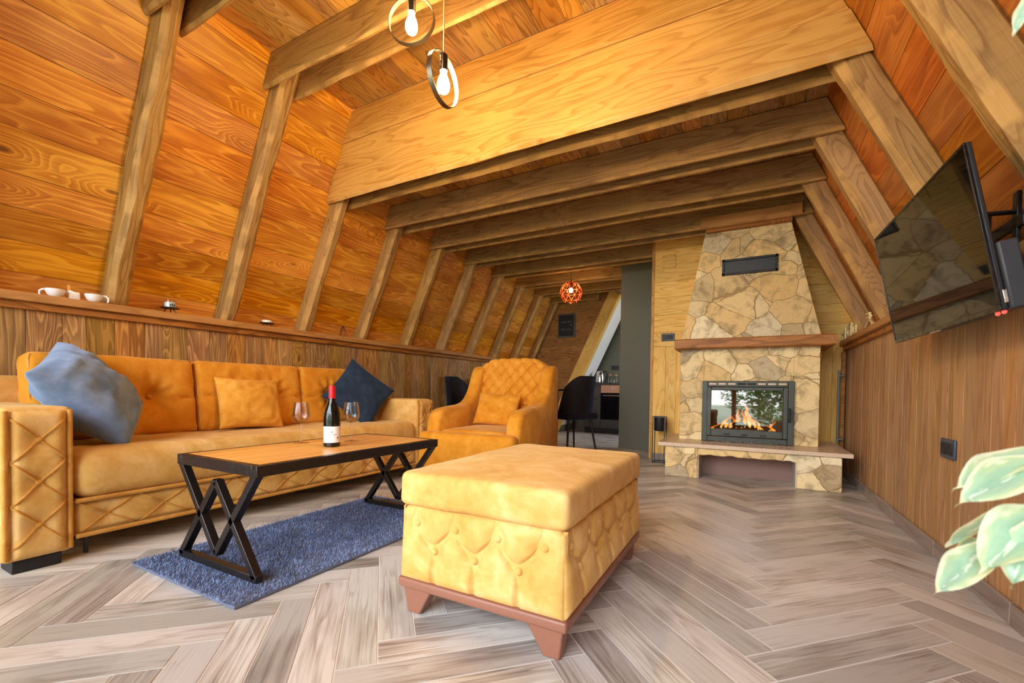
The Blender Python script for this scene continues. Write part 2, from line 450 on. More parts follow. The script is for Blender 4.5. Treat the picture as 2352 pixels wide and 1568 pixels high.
# left roof slope
zt, zb = 2.93, 1.17
lw = (zt-zb)/sl.z
w = board_wall((xl(zb), YF, zb), (0, 1, 0), sl, nl, 7.2-YF, lw, .16, .225, jl=(5.5, 9))
wl_ = struct(w.build('wall_left_slope', M_roof, bevel=0))
b = MB().slab(Vector((xl(zb), YF, zb))-nl*.02, (0, 7.2-YF, 0), sl*lw, -nl*.05); b.build('backing', M_gapd, wl_)
# right roof slope (ends where the roof window starts)
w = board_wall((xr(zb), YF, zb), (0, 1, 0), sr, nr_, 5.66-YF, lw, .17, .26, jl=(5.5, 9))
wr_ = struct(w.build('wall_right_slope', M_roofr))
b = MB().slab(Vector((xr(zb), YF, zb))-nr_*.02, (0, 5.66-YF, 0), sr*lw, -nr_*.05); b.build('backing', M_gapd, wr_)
# knee walls
w = board_wall((XL, YF, 0), (0, 0, 1), (0, 1, 0), (1, 0, 0), 1.17, YB-YF, .095, .15, joints=False)
k1 = struct(w.build('wall_left', M_left)); MB().box((XL-.08, YF, -.05), (XL-.019, YB, 1.17)).build('backing', M_gapd, k1)
w = board_wall((XR, YF, 0), (0, 0, 1), (0, 1, 0), (-1, 0, 0), 1.17, 7.95-YF, .05, .10, gap=.005, th=.004, joints=False)
k2 = struct(w.build('wall_right', M_right)); MB().box((XR+.004, YF, -.05), (XR+.08, 7.95, 1.17)).build('backing', M_gap, k2)
# ledges
def ledge(name, x0, x1, y1, sgn):
    mb = MB(); mb.slab((x0, YF, ZL-.045), (0, y1-YF, 0), (x1-x0, 0, 0), (0, 0, .045))
    mold = MB(); xa = XL if sgn > 0 else XR
    mold.slab((xa-.005*sgn, YF, ZL-.085), (0, y1-YF, 0), (.03*sgn, 0, 0), (0, 0, .04))
    o = struct(mb.build(name, M_ledge, bevel=.006)); mold.build('moulding', M_mantel, o, bevel=.004); return o
ledge('trim_1', -3.56, -3.318, YB, 1); ledge('trim_2', .93, .718, 4.9, -1)
# skirting tile
mb = MB(); y = YF
while y < 4.9:
    l = min(.66, 4.9-y); mb.slab((XR-.012, y+.001, 0), (0, l-.003, 0), (.01, 0, 0), (0, 0, .072)); y += l
struct(mb.build('baseboard_right', M_base, bevel=.002))
mb = MB().slab((XL+.002, YF, 0), (0, YB-YF, 0), (.012, 0, 0), (0, 0, .07)); struct(mb.build('baseboard_left', M_base, bevel=.002))

# ceilings (boards run down the room)
x0, x1 = xl(ZC), xr(ZC)
w = board_wall((x0-.03, YF, ZC), (0, 1, 0), (1, 0, 0), (0, 0, -1), 2.41-YF, x1-x0+.06, .11, .17)
c1 = struct(w.build('ceiling_front', M_ceil)); MB().box((x0-.1, YF, ZC+.019), (x1+.1, 2.45, ZC+.08)).build('backing', M_gapd, c1)
x0, x1 = xl(ZB), xr(ZB)
w = board_wall((x0-.03, 2.44, ZB), (0, 1, 0), (1, 0, 0), (0, 0, -1), 7.95-2.44, x1-x0+.06, .11, .17)
c2 = struct(w.build('ceiling_back', M_ceil)); MB().box((x0-.1, 2.44, ZB+.019), (x1+.1, 7.95, ZB+.08)).build('backing', M_gapd, c2)

# rough sawn beam with a waney edge on the chosen corners
def beam(mb, P0, P1, A, B, wa, wb, wav=(0, 0, 0, 0), cham=.010, n=None, seed=None, cut0=None, cut1=None):
    """P0->P1 is the corner line; A, B unit cross directions; wav = waviness of the corners (0,0),(wa,0),(wa,wb),(0,wb)"""
    P0, P1, A, B = map(Vector, (P0, P1, A, B)); ln = (P1-P0).length; n = n or max(8, int(ln/.035)); seed = random.random()*50 if seed is None else seed
    V = []; g = []; e = []; F = []
    gs = random.random()*9
    cor = [(0, 0), (wa, 0), (wa, wb), (0, wb)]
    q = random.random()*6
    for i in range(n+1):
        t = i/n
        ring = []
        for k, (ca, cb) in enumerate(cor):
            nz = .6*fbm(t*ln*2.2+seed, k*7.3, seed)+.4*fbm(t*ln*6.5, k*3.1, seed+9)
            wv = wav[k]
            ch = cham+wv*max(0, .55+.9*nz)
            sa = 1 if ca == 0 else -1; sb = 1 if cb == 0 else -1
            shift = wv*(.25+.75*fbm(t*ln*1.7+3, k*2.7, seed+20))
            ca2 = ca+sa*max(0, shift); cb2 = cb+sb*max(0, shift)*.25
            p1 = (ca2+sa*ch, cb2); p2 = (ca2, cb2+sb*ch)
            ring += [p2, p1] if k in (0, 2) else [p1, p2]
        full = []
        for k in range(4):
            a_, b_, c_ = ring[2*k], ring[2*k+1], ring[(2*k+2) % 8]
            full += [(a_, k, 1), (b_, k, 1)]
            lx = math.hypot(c_[0]-b_[0], c_[1]-b_[1])+1e-6; f_ = min(.3, .010/lx)
            full += [((b_[0]+(c_[0]-b_[0])*f_, b_[1]+(c_[1]-b_[1])*f_), k, 0), ((b_[0]+(c_[0]-b_[0])*(1-f_), b_[1]+(c_[1]-b_[1])*(1-f_)), k, 0)]
        for (u, v), kk, on_ in full:
            base = P0.lerp(P1, t)
            if cut0 or cut1:
                a0 = (cut0(u, v) if cut0 else 0); a1 = (cut1(u, v) if cut1 else 0)
                base = P0+(P1-P0)*(t)+(P1-P0).normalized()*(a0*(1-t)+a1*t)
            V.append(base+A*u+B*v)
            g.append((t*ln+q, u*1.0+v*1.0, gs)); e.append(on_*(1.0 if wav[kk] > 0 else .35))
    for i in range(n):
        for k in range(16): F.append((i*16+k, i*16+(k+1) % 16, (i+1)*16+(k+1) % 16, (i+1)*16+k))
    F += [tuple(range(16))[::-1], tuple(n*16+k for k in range(16))]
    if A.cross(B).dot(P1-P0) < 0: F = [f[::-1] for f in F]
    return mb.add(V, F, g, e)

ORD = ['first', 'second', 'third', 'fourth', 'fifth', 'sixth', 'seventh', 'eighth', 'ninth', 'tenth', 'eleventh']
ST = [-.85, -.2, .45, 1.10, 1.75, 2.40, 3.05, 3.70, 4.35, 5.0, 5.65, 6.3, 6.95]
RD, RW = .115, .115           # rafter depth and width
for i, y in enumerate(ST):
    ztop = 2.90 if y < 2.4 else 2.44
    # left rafter
    mb = MB(); yy = y+.042; z0 = ZL-.02
    beam(mb, Vector((xl(z0), yy, z0)), Vector((xl(ztop), yy, ztop)), (0, 1, 0), nl, RW, RD, wav=(0, 0, .030, .026), cham=.012)
    o = mb.build('rafter', M_beam, smooth=26)
    k = i-3
    lab = ('rough brown rafter on the left slope, %s from the near end' % ORD[k]) if 0 <= k < 10 else 'rough brown rafter on the left slope beside the window gable, %s from the glass' % ORD[i]
    tag(o, lab, 'beam', 'rafters on the left slope', 'thing')
    if y < 5.6:
        mb = MB()
        beam(mb, Vector((xr(z0), yy, z0)), Vector((xr(ztop), yy, ztop)), (0, 1, 0), nr_, RW, RD+.01, wav=(0, 0, .026, .030), cham=.012)
        o = mb.build('rafter', M_beam, smooth=26)
        k = i-4
        ex = ['above the leaf tip in the top corner', 'behind the top of the television', 'just past the big header, ending behind the television', 'nearest but one to the chimney', 'right beside the chimney hood', '']
        lab = ('rough brown rafter on the right slope, %s' % ex[k]) if 0 <= k < 5 else ('rough brown rafter on the right slope by the window gable, %s from the glass' % ORD[i] if k < 0 else 'rough brown rafter on the right slope hidden behind the stone chimney')
        tag(o, lab, 'beam', 'rafters on the right slope', 'thing')
    # collar tie: two planks clamping the rafters
    hi = y < 2.4
    zb_, zt_ = (2.69, 2.893) if hi else (2.23, 2.433)
    xe = 5.0 if y < 5 else 0
    hx = zt_-zb_
    ct = thing('collar_tie', '', 'beam', (-1.3, y+.1, zb_), group='collar ties across the ceiling')
    right_end = xr(zb_) if y < 5.6 else (xr(zb_) if y > 5.66 else -1.46)
    if y > 5.6: right_end = -1.40 if y < 6 else (-.2 if y < 6.9 else -2.2)
    for pi_, yo in enumerate((0, .16)):
        mb = MB()
        c0 = lambda u, v: v/SL+.005
        c1 = (lambda u, v: -v/SL-.005) if y < 5.6 else None
        beam(mb, (xl(zb_), y+yo, zb_), (right_end, y+yo, zb_), (0, 1, 0), (0, 0, 1), .042, hx, wav=(.018, .014, 0, 0) if y < 2.5 else (.006, .008, 0, 0), cham=.006, cut0=c0, cut1=c1)
        mb.build('plank', M_beam if not (y == 2.40 and pi_ == 0) else M_head, ct, smooth=26)
    k = i-3
    names = ['rough brown collar beam at the top left edge, nearest the camera', 'pair of rough brown collar planks behind the ring pendants', 'big honey pine header of stacked boards crossing the middle of the ceiling',
             'pair of brown collar planks directly behind the honey pine header', 'second pair of brown collar planks behind the honey pine header', 'brown collar planks just before the top of the stone chimney',
             'brown collar planks ending above the grey green wall, before the geodesic lamp', 'brown collar planks lit by the geodesic lamp', 'brown collar planks just behind the geodesic lamp', 'last brown collar planks against the far gable']
    ct['label'] = names[k] if k >= 0 else 'rough collar planks near the window gable, %s from the glass' % ORD[i]
    if y == 2.40:
        zz = 2.433
        for hgt, s_ in ((.228, .02), (.232, .0)):
            mb = MB(); c0 = lambda u, v: v/SL+.005; c1 = lambda u, v: -v/SL-.005
            beam(mb, (xl(zz), y+.006+s_*.3, zz+.002), (xr(zz), y+.006+s_*.3, zz+.002), (0, 1, 0), (0, 0, 1), .034, hgt-.003, cham=.002, n=40, cut0=c0, cut1=c1)
            mb.build('header_board', M_head, ct, smooth=26); zz += hgt

# partition with the wood face (behind the fireplace), vertical below / horizontal above
w = MB()
board_wall((-.93, 4.9, 1.22), (1, 0, 0), (0, 0, 1), (0, -1, 0), XR+.93+.2, 1.22, .15, .2, joints=False, mb=w)
board_wall((-.93, 4.9, 0), (0, 0, 1), (1, 0, 0), (0, -1, 0), 1.22, XR+.93, .1, .16, joints=False, mb=w)
# trim the corner boards that would stick through the roof
w.v = [(min(p[0], xr(p[2])-.004) if p[2] > 1.2 else p[0], p[1], p[2]) for p in w.v]
pt = struct(w.build('wall_fireplace', M_part))
bk = MB().poly([(-.915, 4.919, 0), (XR, 4.919, 0), (XR, 4.919, 1.2), (xr(1.2)-.02, 4.919, 1.2), (xr(2.44)-.02, 4.919, 2.44), (-.915, 4.919, 2.44)], (0, .08, 0)); bk.build('backing', M_gapd, pt)
struct(MB().slab((-.945, 4.893, 0), (0, 0, 2.43), (.03, 0, 0), (0, .11, 0)).build('trim_3', M_head, bevel=.003))
struct(MB().slab((-.91, 4.885, 0), (1.6, 0, 0), (0, .012, 0), (0, 0, .07)).build('baseboard_back', M_base, bevel=.002))
# grey green partition
struct(MB().poly([(-1.462, 5.6, 0), (XR, 5.6, 0), (XR, 5.6, 1.2), (xr(1.2)-.02, 5.6, 1.2), (xr(2.43)-.02, 5.6, 2.43), (-1.462, 5.6, 2.43)], (0, .06, 0)).build('wall_partition', M_green, bevel=.002))
# back gable: boards up to the leaning stringer
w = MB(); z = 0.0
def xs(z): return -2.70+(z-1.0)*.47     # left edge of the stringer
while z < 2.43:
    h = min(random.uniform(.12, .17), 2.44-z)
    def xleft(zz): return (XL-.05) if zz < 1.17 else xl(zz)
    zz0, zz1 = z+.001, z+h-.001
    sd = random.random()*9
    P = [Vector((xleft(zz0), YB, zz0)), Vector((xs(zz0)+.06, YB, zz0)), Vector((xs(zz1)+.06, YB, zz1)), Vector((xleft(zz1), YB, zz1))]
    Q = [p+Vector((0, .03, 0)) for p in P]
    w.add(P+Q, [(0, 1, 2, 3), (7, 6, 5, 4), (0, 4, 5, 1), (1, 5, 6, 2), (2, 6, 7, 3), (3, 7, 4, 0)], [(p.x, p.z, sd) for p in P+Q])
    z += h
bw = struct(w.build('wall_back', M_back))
struct(MB().box((-4.2, 7.95, 0), (XR+.1, 8.03, 2.5)).build('wall_kitchen', M_green))
struct(MB().box((-2.95, 7.19, 0), (-2.9, 7.95, 2.5)).build('wall_kitchen_side', M_green))
# leaning stringer beam with painted flank
st_ = thing('leaning_beam', 'thick leaning timber post by the kitchen opening with a white flank', 'beam', (-2.7, 7.12, 0))
mb = MB(); sv = Vector((.47, 0, 1)).normalized(); sa = Vector((1, 0, -.47)).normalized()
beam(mb, Vector((xs(0.02), 7.10, .02)), Vector((xs(2.40), 7.10, 2.40)), sa, (0, 1, 0), .20, .10, wav=(.006, .006, 0, 0), cham=.006)
mb.build('post', M_part, st_, smooth=26)
mb = MB().slab(Vector((xs(.02), 7.205, .02)), Vector((xs(2.40)-xs(.02), 0, 2.38)), sa*.195, (0, .52, 0)); mb.build('white_flank', M_wpaint, st_, bevel=.004)

# roof window behind the partition, on the right slope
wd = MB(); zz0, zz1 = 1.25, 2.38
def rp(y, z): return Vector((xr(z), y, z))
for a, b_ in (((6.5, zz0), (6.5, zz1)), ((7.8, zz0), (7.8, zz1)), ((6.5, zz0), (7.8, zz0)), ((6.5, zz1), (7.8, zz1)), ((7.15, zz0), (7.15, zz1))):
    wd.bar(rp(*a), rp(*b_), .07, .05, upv=nr_)
win2 = struct(wd.build('window_2', M_ledge, bevel=.004))
MB().slab(rp(6.5, zz0), (0, 1.3, 0), rp(6.5, zz1)-rp(6.5, zz0), -nr_*.006).build('pane', M_glass, win2)
w = MB().slab(rp(5.66, 1.17), (0, .81, 0), sr*1.5, -nr_*.05); w.slab(rp(7.83, 1.17), (0, .2, 0), sr*1.5, -nr_*.05); w.slab(rp(5.66, 1.0), (0, 2.3, 0), sr*.24, -nr_*.05)
struct(w.build('wall_right_slope_kitchen', M_green))

# window gable behind the camera: mullions and panes
g = MB(); yw = YF
gx0, gx1 = -3.30, .70
def gtop(x):
    if x < xl(ZC): return 2.23+(x+3.06)*SL
    if x > xr(ZC): return 2.23-(x-.455)*SL
    return ZC
xsn = [XL, -2.35, -1.3, -.25, XR]
for i, x in enumerate(xsn):
    g.box((x-.04, yw-.05, 0), (x+.04, yw+.03, (gtop(x)-.02) if 0 < i < 4 else 1.2), axis=2)
for z_ in (.04, 1.15): g.box((XL, yw-.05, z_-.04), (XR, yw+.03, z_+.04))
g.box((xl(2.86), yw-.05, 2.83), (xr(2.86), yw+.03, 2.9))
g.bar((xl(1.2), yw-.01, 1.2), (xl(2.88), yw-.01, 2.88), .08, .08); g.bar((xr(1.2), yw-.01, 1.2), (xr(2.88), yw-.01, 2.88), .08, .08)
win1 = struct(g.build('window_1', M_ledge, bevel=.006))
for i in range(4):
    a, b_ = xsn[i], xsn[i+1]
    MB().box((a+.03, yw-.012, .08), (b_-.03, yw-.006, 1.12)).build('pane', M_glass, win1)
    pts = [(a+.03, yw-.012, 1.18), (b_-.03, yw-.012, 1.18)]
    if i == 0: pts = [(xl(1.2)+.1, yw-.012, 1.18), (b_-.03, yw-.012, 1.18), (b_-.03, yw-.012, 2.86), (xl(2.86)+.02, yw-.012, 2.86)]
    elif i == 3: pts = [(a+.03, yw-.012, 1.18), (xr(1.2)-.1, yw-.012, 1.18), (xr(2.86)-.02, yw-.012, 2.86), (a+.03, yw-.012, 2.86)]
    else: pts += [(b_-.03, yw-.012, 2.86), (a+.03, yw-.012, 2.86)]
    MB().poly(pts, (0, .006, 0)).build('pane', M_glass, win1)
# terrace and garden seen only as reflections
struct(MB().box((-14, -22, -.35), (12, YF-.05, -.1)).build('ground', simple('pale garden paving', (120, 126, 104), .9)))
def shrub(x, y, r, h, n, label, seed):
    rd = random.Random(seed); mb = MB()
    for i in range(n):
        a, t, q = rd.uniform(0, 2*pi), rd.random()**.6, rd.random()
        rr_ = r*(.45+.55*sin(pi*min(1, t*.9+.1)))*(.6+.4*q)
        p = Vector((x+rr_*cos(a), y+rr_*sin(a), -.1+h*t)); u = Vector((rd.uniform(-1, 1), rd.uniform(-1, 1), rd.uniform(-.6, .6))).normalized()*.07; w = u.orthogonal().normalized()*.03
        mb.add([p-u, p+w, p+u, p-w], [(0, 1, 2, 3)])
    o = thing('garden_shrub', label, 'shrub', (x, y, -.1)); mb.build('foliage', M_hedge, o, smooth=0)
    MB().tube([(x, y, -.12), (x, y, h*.7)], [.04, .015], 8).build('stem', simple('bark', (84, 66, 48), .9), o)
M_hedge = fabric('hedge leaves', (52, 76, 34), (82, 112, 52), (128, 158, 90), 3, .2, (200, 255, 180))
# ---------------------------------------------------------------- sofa
def segd(px, pz, a, b):
    vx, vz = b[0]-a[0], b[1]-a[1]; t = max(0, min(1, ((px-a[0])*vx+(pz-a[1])*vz)/(vx*vx+vz*vz+1e-9)))
    return math.hypot(px-a[0]-t*vx, pz-a[1]-t*vz)
def tuft(buttons, segs, db=.022, rb=.045, dl=.008, rl=.012):
    def h(u, v):
        d_ = 0
        for b in buttons: d_ += db*exp(-((u-b[0])**2+(v-b[1])**2)/rb**2)
        dm = min([segd(u, v, *s) for s in segs]) if segs else 9
        return -d_-dl*exp(-(dm/rl)**2)
    return h
def tufted_panel(o, U, V, N, lu, lv, h, step=.012, border=.03, bulge=.012):
    """upholstered panel: grid over U,V displaced along N, edges pulled back to the frame"""
    o, U, V, N = map(Vector, (o, U, V, N))
    def fn(a, b):
        u, v = a*lu, b*lv
        e = min(u, lu-u, v, lv-v); k = min(1, e/border); k = sqrt(max(0, 1-(1-k)**2))
        return o+U*u+V*v+N*(k*bulge+(h(u, v)*k))
    mb = MB(); mb.grid(fn, int(lu/step), int(lv/step)); return mb

SX, SY0, SY1 = -2.45, .515, 3.055
sofa = thing('sofa', 'long mustard suede three-seat sofa with tufted arms along the left wall', 'sofa', (-2.9, 1.785, 0))
AW = .205
def xpattern(lv, hw, n, z0, z1):
    zs = [z0+(z1-z0)*(i+.5)/n for i in range(n)]; B = [(hw, z) for z in zs]; hh = (z1-z0)/n/2
    sg = []
    for z in zs: sg += [((0, z-hh), (hw*2, z+hh)), ((0, z+hh), (hw*2, z-hh))]
    return B, sg
def arm(y0, nm):
    y1 = y0+AW
    am = MB().soft((-3.33, y0, .045), (SX-.012, y1, .645), r=.025, step=.06).build(nm, M_must, sofa, smooth=60)
    bw_ = AW-.052
    B, sg = xpattern(.6, bw_/2, 3, .04, .545)
    p = tufted_panel((SX-.014, y0+.026, .055), (0, 1, 0), (0, 0, 1), (1, 0, 0), bw_, .575, tuft(B, [], .016, .04), .011, .03, .024)
    pn = p.build('front_panel', M_must, am, smooth=60)
    cd = MB(); h_ = tuft(B, [], .016, .04)
    for a, b_ in sg:
        pts = []
        for i in range(13):
            t = i/12; u = a[0]+(b_[0]-a[0])*t; v = a[1]+(b_[1]-a[1])*t
            e = min(u, bw_-u); k = min(1, max(0, e)/.03); k = sqrt(max(0, 1-(1-k)**2))
            pts.append((SX-.014+k*.024+h_(u, v)*k+.0025, y0+.026+u, .055+v))
        cd.tube(pts, .0045, 6)
    for yy in (y0+.012, y1-.012):
        cd.tube([(SX-.008, yy, .06), (SX-.008, yy, .632)], .009, 8)
    cd.build('piping', M_cord, am, smooth=60)
    for b_ in B:
        MB().ball((SX-.014+.024-.012, y0+.026+b_[0], .055+b_[1]), .012, 6, (.55, 1, 1)).build('button', M_cord, am, smooth=80)
arm(SY0, 'arm'); arm(SY1-AW, 'arm')
ya, yb = SY0+AW, SY1-AW
MB().soft((-3.352, SY0+.02, .08), (-3.13, SY1-.02, .775), r=.05, step=.08).build('back_frame', M_must, sofa, smooth=60)
def seatd(p, n):
    k = 0
    if n.x > .3 and p.z < .4: k = .010*sin((p.z-.2)/.26*pi)
    wv = .006*fbm(p.x*6, p.y*5, 3)+.004*fbm(p.x*14, p.y*10, 8)
    return n*(k+wv)
MB().soft((-3.14, ya+.004, .245), (SX-.004, yb-.004, .458), r=.06, step=.03, disp=seatd).build('seat_cushion', M_must, sofa, smooth=70)
MB().soft((-3.1, ya+.004, .09), (SX-.035, yb-.004, .25), r=.02, step=.08).build('base', M_must, sofa, smooth=60)
lu = yb-ya-.01; nb = 10
B = [(lu*(i+.5)/nb, .068) for i in range(nb)]; hs = lu/nb/2
sg = []
for b_ in B: sg += [((b_[0]-hs, 0), (b_[0]+hs, .136)), ((b_[0]-hs, .136), (b_[0]+hs, 0))]
fp = tufted_panel((SX-.035, ya+.005, .105), (0, 1, 0), (0, 0, 1), (1, 0, 0), lu, .136, tuft(B, [], .014, .04), .012, .025, .024).build('front_panel', M_must, sofa, smooth=60)
cd = MB(); h_ = tuft(B, [], .014, .04)
for a, b_ in sg:
    pts = []
    for i in range(11):
        t = i/10; u = a[0]+(b_[0]-a[0])*t; v = a[1]+(b_[1]-a[1])*t
        e = min(v, .136-v, max(u, .0001), max(lu-u, .0001)); k = min(1, e/.025); k = sqrt(max(0, 1-(1-k)**2))
        pts.append((SX-.035+k*.024+h_(u, v)*k+.002, ya+.005+u, .105+v))
    cd.tube(pts, .004, 6)
for z_ in (.247, .099): cd.tube([(SX-.008, ya+.005, z_), (SX-.008, yb-.005, z_)], .010, 8)
cd.build('piping', M_cord, fp, smooth=60)
for b_ in B: MB().ball((SX-.026, ya+.005+b_[0], .105+b_[1]), .010, 6, (.6, 1, 1)).build('button', M_cord, fp, smooth=80)
for yy in (SY0+.03, SY1-.175):
    for xx in (-3.28, -2.60): MB().box((xx, yy, 0), (xx+.13, yy+.14, .05)).build('foot', M_blackm, sofa, bevel=.004)
for yy in (ya+.06, yb-.1): MB().tube([(SX-.09, yy, 0), (SX-.09, yy, .1)], .008, 10).build('caster', M_plastic, sofa)
# three back cushions
bw3 = (yb-ya+.02)/3
for i in range(3):
    y0 = ya-.01+i*bw3; cy = y0+bw3/2
    T = Matrix.Translation((-3.055, cy, .665)) @ Matrix.Rotation(radians(-8), 4, 'Y')
    hw, hh = bw3/2-.004, .222
    def cd_(p, n, i=i):
        u, v = p.y/hw, p.z/hh
        b = 0
        if n.x > .25:
            e = max(0, 1-u*u)*max(0, 1-v*v)
            yb_ = p.y-hw*.36*(1 if p.y > 0 else -1)
            r_ = math.hypot(yb_, p.z*1.0)
            ang = math.atan2(p.z, yb_)
            b = .045*e**.5-.066*exp(-(r_/.045)**2)-.022*exp(-(r_/.12)**2)
            b += .011*cos(ang*9+i)*exp(-((r_-.075)/.045)**2)
            b -= .024*exp(-((p.z-.02*sin(p.y*14+i))/.009)**2)*max(0, min(1, (r_-.03)*9))*e**.3   # the fold running through the buttons
            b += (.011*fbm(p.y*9+i*5, p.z*9, i)+.006*fbm(p.y*24+i*5, p.z*20, i))*e**.3
        return Vector((1, 0, 0))*b+n*.004*fbm(p.y*7, p.z*7, i*3)
    c_ = MB().soft((-.075, -hw, -hh), (.075, hw, hh), r=.03, step=.016, disp=cd_, mat=T).build('back_cushion', M_mustd, sofa, smooth=75)
    for sg_ in (-1, 1): MB().ball(T @ Vector((.050, sg_*hw*.36, 0)), .013, 6, (.6, 1, 1)).build('button', M_cord, c_, smooth=80)
    pp = MB()
    for xx in (.072, -.072):
        ring = [(xx, s1*(hw-.012)+0*a, s2*(hh-.012)) for s1, s2, a in ((-1, -1, 0), (1, -1, 0), (1, 1, 0), (-1, 1, 0))]
        pts = []
        for k in range(4):
            a, b2 = Vector(ring[k]), Vector(ring[(k+1) % 4])
            for q in range(14): pts.append(T @ (a.lerp(b2, q/14)*1.0+Vector((0, .0045*sin(q*1.3+k), .0045*cos(q*1.9+k)))))
        pp.tube(pts, .0055, 6, closed=True)
    pp.build('piping', M_cord, c_, smooth=70)

def pillow(name, mat, M, w, h, t, label, cat='cushion', group=None, seed=0, pinch=.10, wr=.010):
    mb = MB(); N = 34
    for sg_ in (1, -1):
        def fn(a, b):
            u, v = a*2-1, b*2-1
            # denser sampling to the edge
            u, v = sin(u*pi/2), sin(v*pi/2)
            th = t/2*(max(0, 1-u**2)*max(0, 1-v**2))**.42*(1+.12*fbm(u*1.6+seed, v*1.6, sg_))
            x = w/2*u*(1-pinch*(1-v*v)*abs(u)**3); y = h/2*v*(1-pinch*(1-u*u)*abs(v)**3)
            cr = max(abs(u), abs(v))
            wv = wr*fbm(u*5+seed, v*5, 7+sg_)*min(1, (1-cr)*4)+wr*.8*sin(8*(u+v*.6)+seed)*exp(-((cr-.75)/.2)**2)*(1-cr)*2
            return M @ Vector((x, y, sg_*(th+wv)))
        k = len(mb.v); mb.grid(fn, N, N)
        if sg_ < 0: mb.f[-N*N:] = [f[::-1] for f in mb.f[-N*N:]]
    o = mb.build(name, mat, smooth=80)
    bm = bmesh.new(); bm.from_mesh(o.data); bmesh.ops.remove_doubles(bm, verts=bm.verts, dist=.0004); bm.to_mesh(o.data); bm.free()
    return tag(o, label, cat, group)
def frame(c, nrm, upv, roll=0):
    n = Vector(nrm).normalized(); u = Vector(upv); x = u.cross(n).normalized(); y = n.cross(x)
    M = Matrix((x, y, n)).transposed().to_4x4(); M.translation = c
    return M @ Matrix.Rotation(radians(roll), 4, 'Z')
def axes(c, x, y):
    x = Vector(x).normalized(); y = Vector(y); y = (y-x*y.dot(x)).normalized(); n = x.cross(y)
    M = Matrix((x, y, n)).transposed().to_4x4(); M.translation = c; return M
pillow('cushion', M_blue, axes((-2.775, .875, .69), (.024, .309, -.33), (-.358, .187, .15)),   .47, .46, .25, 'big grey blue velvet cushion leaning in the corner of the near sofa arm', seed=3, pinch=.07, wr=.014)
pillow('cushion', fabric('golden mustard velvet', (200, 134, 40), (216, 154, 56), (230, 174, 84), 6, .3), frame((-2.885, 1.70, .625), (.94, -.06, .30), (0, 0, 1), -2), .40, .34, .13, 'small square mustard cushion standing against the middle sofa back', seed=8, pinch=.07)
pillow('cushion', M_navy, frame((-2.83, 2.575, .69), (.86, -.25, .42), (0, 0, 1), 48), .47, .45, .15, 'dark navy velvet cushion tipped on its corner at the far sofa end', seed=5)

# ---------------------------------------------------------------- rug
rug = thing('rug', 'shaggy grey blue rug under the coffee table', 'rug', (-1.8, 1.42, 0))
RX0, RX1, RY0, RY1 = -2.20, -1.47, .815, 2.12
M_rug = fabric('rug pile', (88, 104, 138), (112, 130, 166), (142, 160, 196), 9, .6, (220, 230, 255))
MB().soft((RX0, RY0, 0), (RX1, RY1, .012), r=.005, step=.1).build('backing', simple('rug backing', (96, 100, 120), .9), rug, smooth=60)
mb = MB(); rnd = random.Random(3)
for i in range(30000):
    x, y = rnd.uniform(RX0, RX1), rnd.uniform(RY0, RY1); a = rnd.uniform(0, 2*pi)+1.5*fbm(x*9, y*9); l = rnd.uniform(.008, .016); w_ = .0024
    cl = .9+.9*fbm(x*14, y*14, 2); dx, dy = cos(a), sin(a)
    p = Vector((x, y, .010)); t_ = p+Vector((dx*l*.75*cl, dy*l*.75*cl, l*.85))
    mb.add([p+Vector((-dy, dx, 0))*w_, p-Vector((-dy, dx, 0))*w_, t_], [(0, 1, 2)])
mb.build('pile', M_rug, rug, smooth=0)['kind'] = 'stuff'

# ---------------------------------------------------------------- coffee table
TX0, TX1, TY0, TY1, TZ = -2.105, -1.547, .935, 1.975, .45
ZR = .018
tbl = thing('coffee_table', 'oak topped coffee table with black steel diamond-shaped legs on the rug', 'table', (-1.826, 1.455, ZR))
M_oak = wood('oiled oak planks', (236, 176, 96), (222, 156, 74), (180, 116, 48), rings=3, contrast=.4, plank=.1, rough=.28, knots=.2, knotcol=(150, 90, 40))
mb = MB(); nw = 5; ww = (TX1-TX0-.06)/nw
for i in range(nw): mb.slab((TX0+.03+i*ww+.0004, TY0+.03, TZ-.022), (0, TY1-TY0-.06, 0), (ww-.0008, 0, 0), (0, 0, .0225))
mb.build('tabletop', M_oak, tbl, bevel=.001)
mb = MB(); q = .032
for x in (TX0, TX1-q): mb.box((x, TY0, TZ-.042), (x+q, TY1, TZ))
for y in (TY0, TY1-q): mb.box((TX0+q, y, TZ-.042), (TX1-q, y+q, TZ))
mb.build('steel_rim', M_black, tbl, bevel=.0025)
for y in (TY0+q/2, TY1-q/2):
    mb = MB(); zt_ = TZ-.03
    def bar(a, b): mb.bar((a[0], y, a[1]), (b[0], y, b[1]), .028, .030, upv=(0, 1, 0))
    xm = (TX0+TX1)/2; zb_ = ZR+.016
    bar((TX0+.016, zt_), (xm, zb_+.045)); bar((TX1-.016, zt_), (xm, zb_+.045))
    bar((TX0+.02, zb_), (xm, zt_-.055)); bar((TX1-.02, zb_), (xm, zt_-.055))
    bar((TX0+.008, zb_), (TX1-.008, zb_))
    mb.build('leg_frame', M_black, tbl, bevel=.0025)

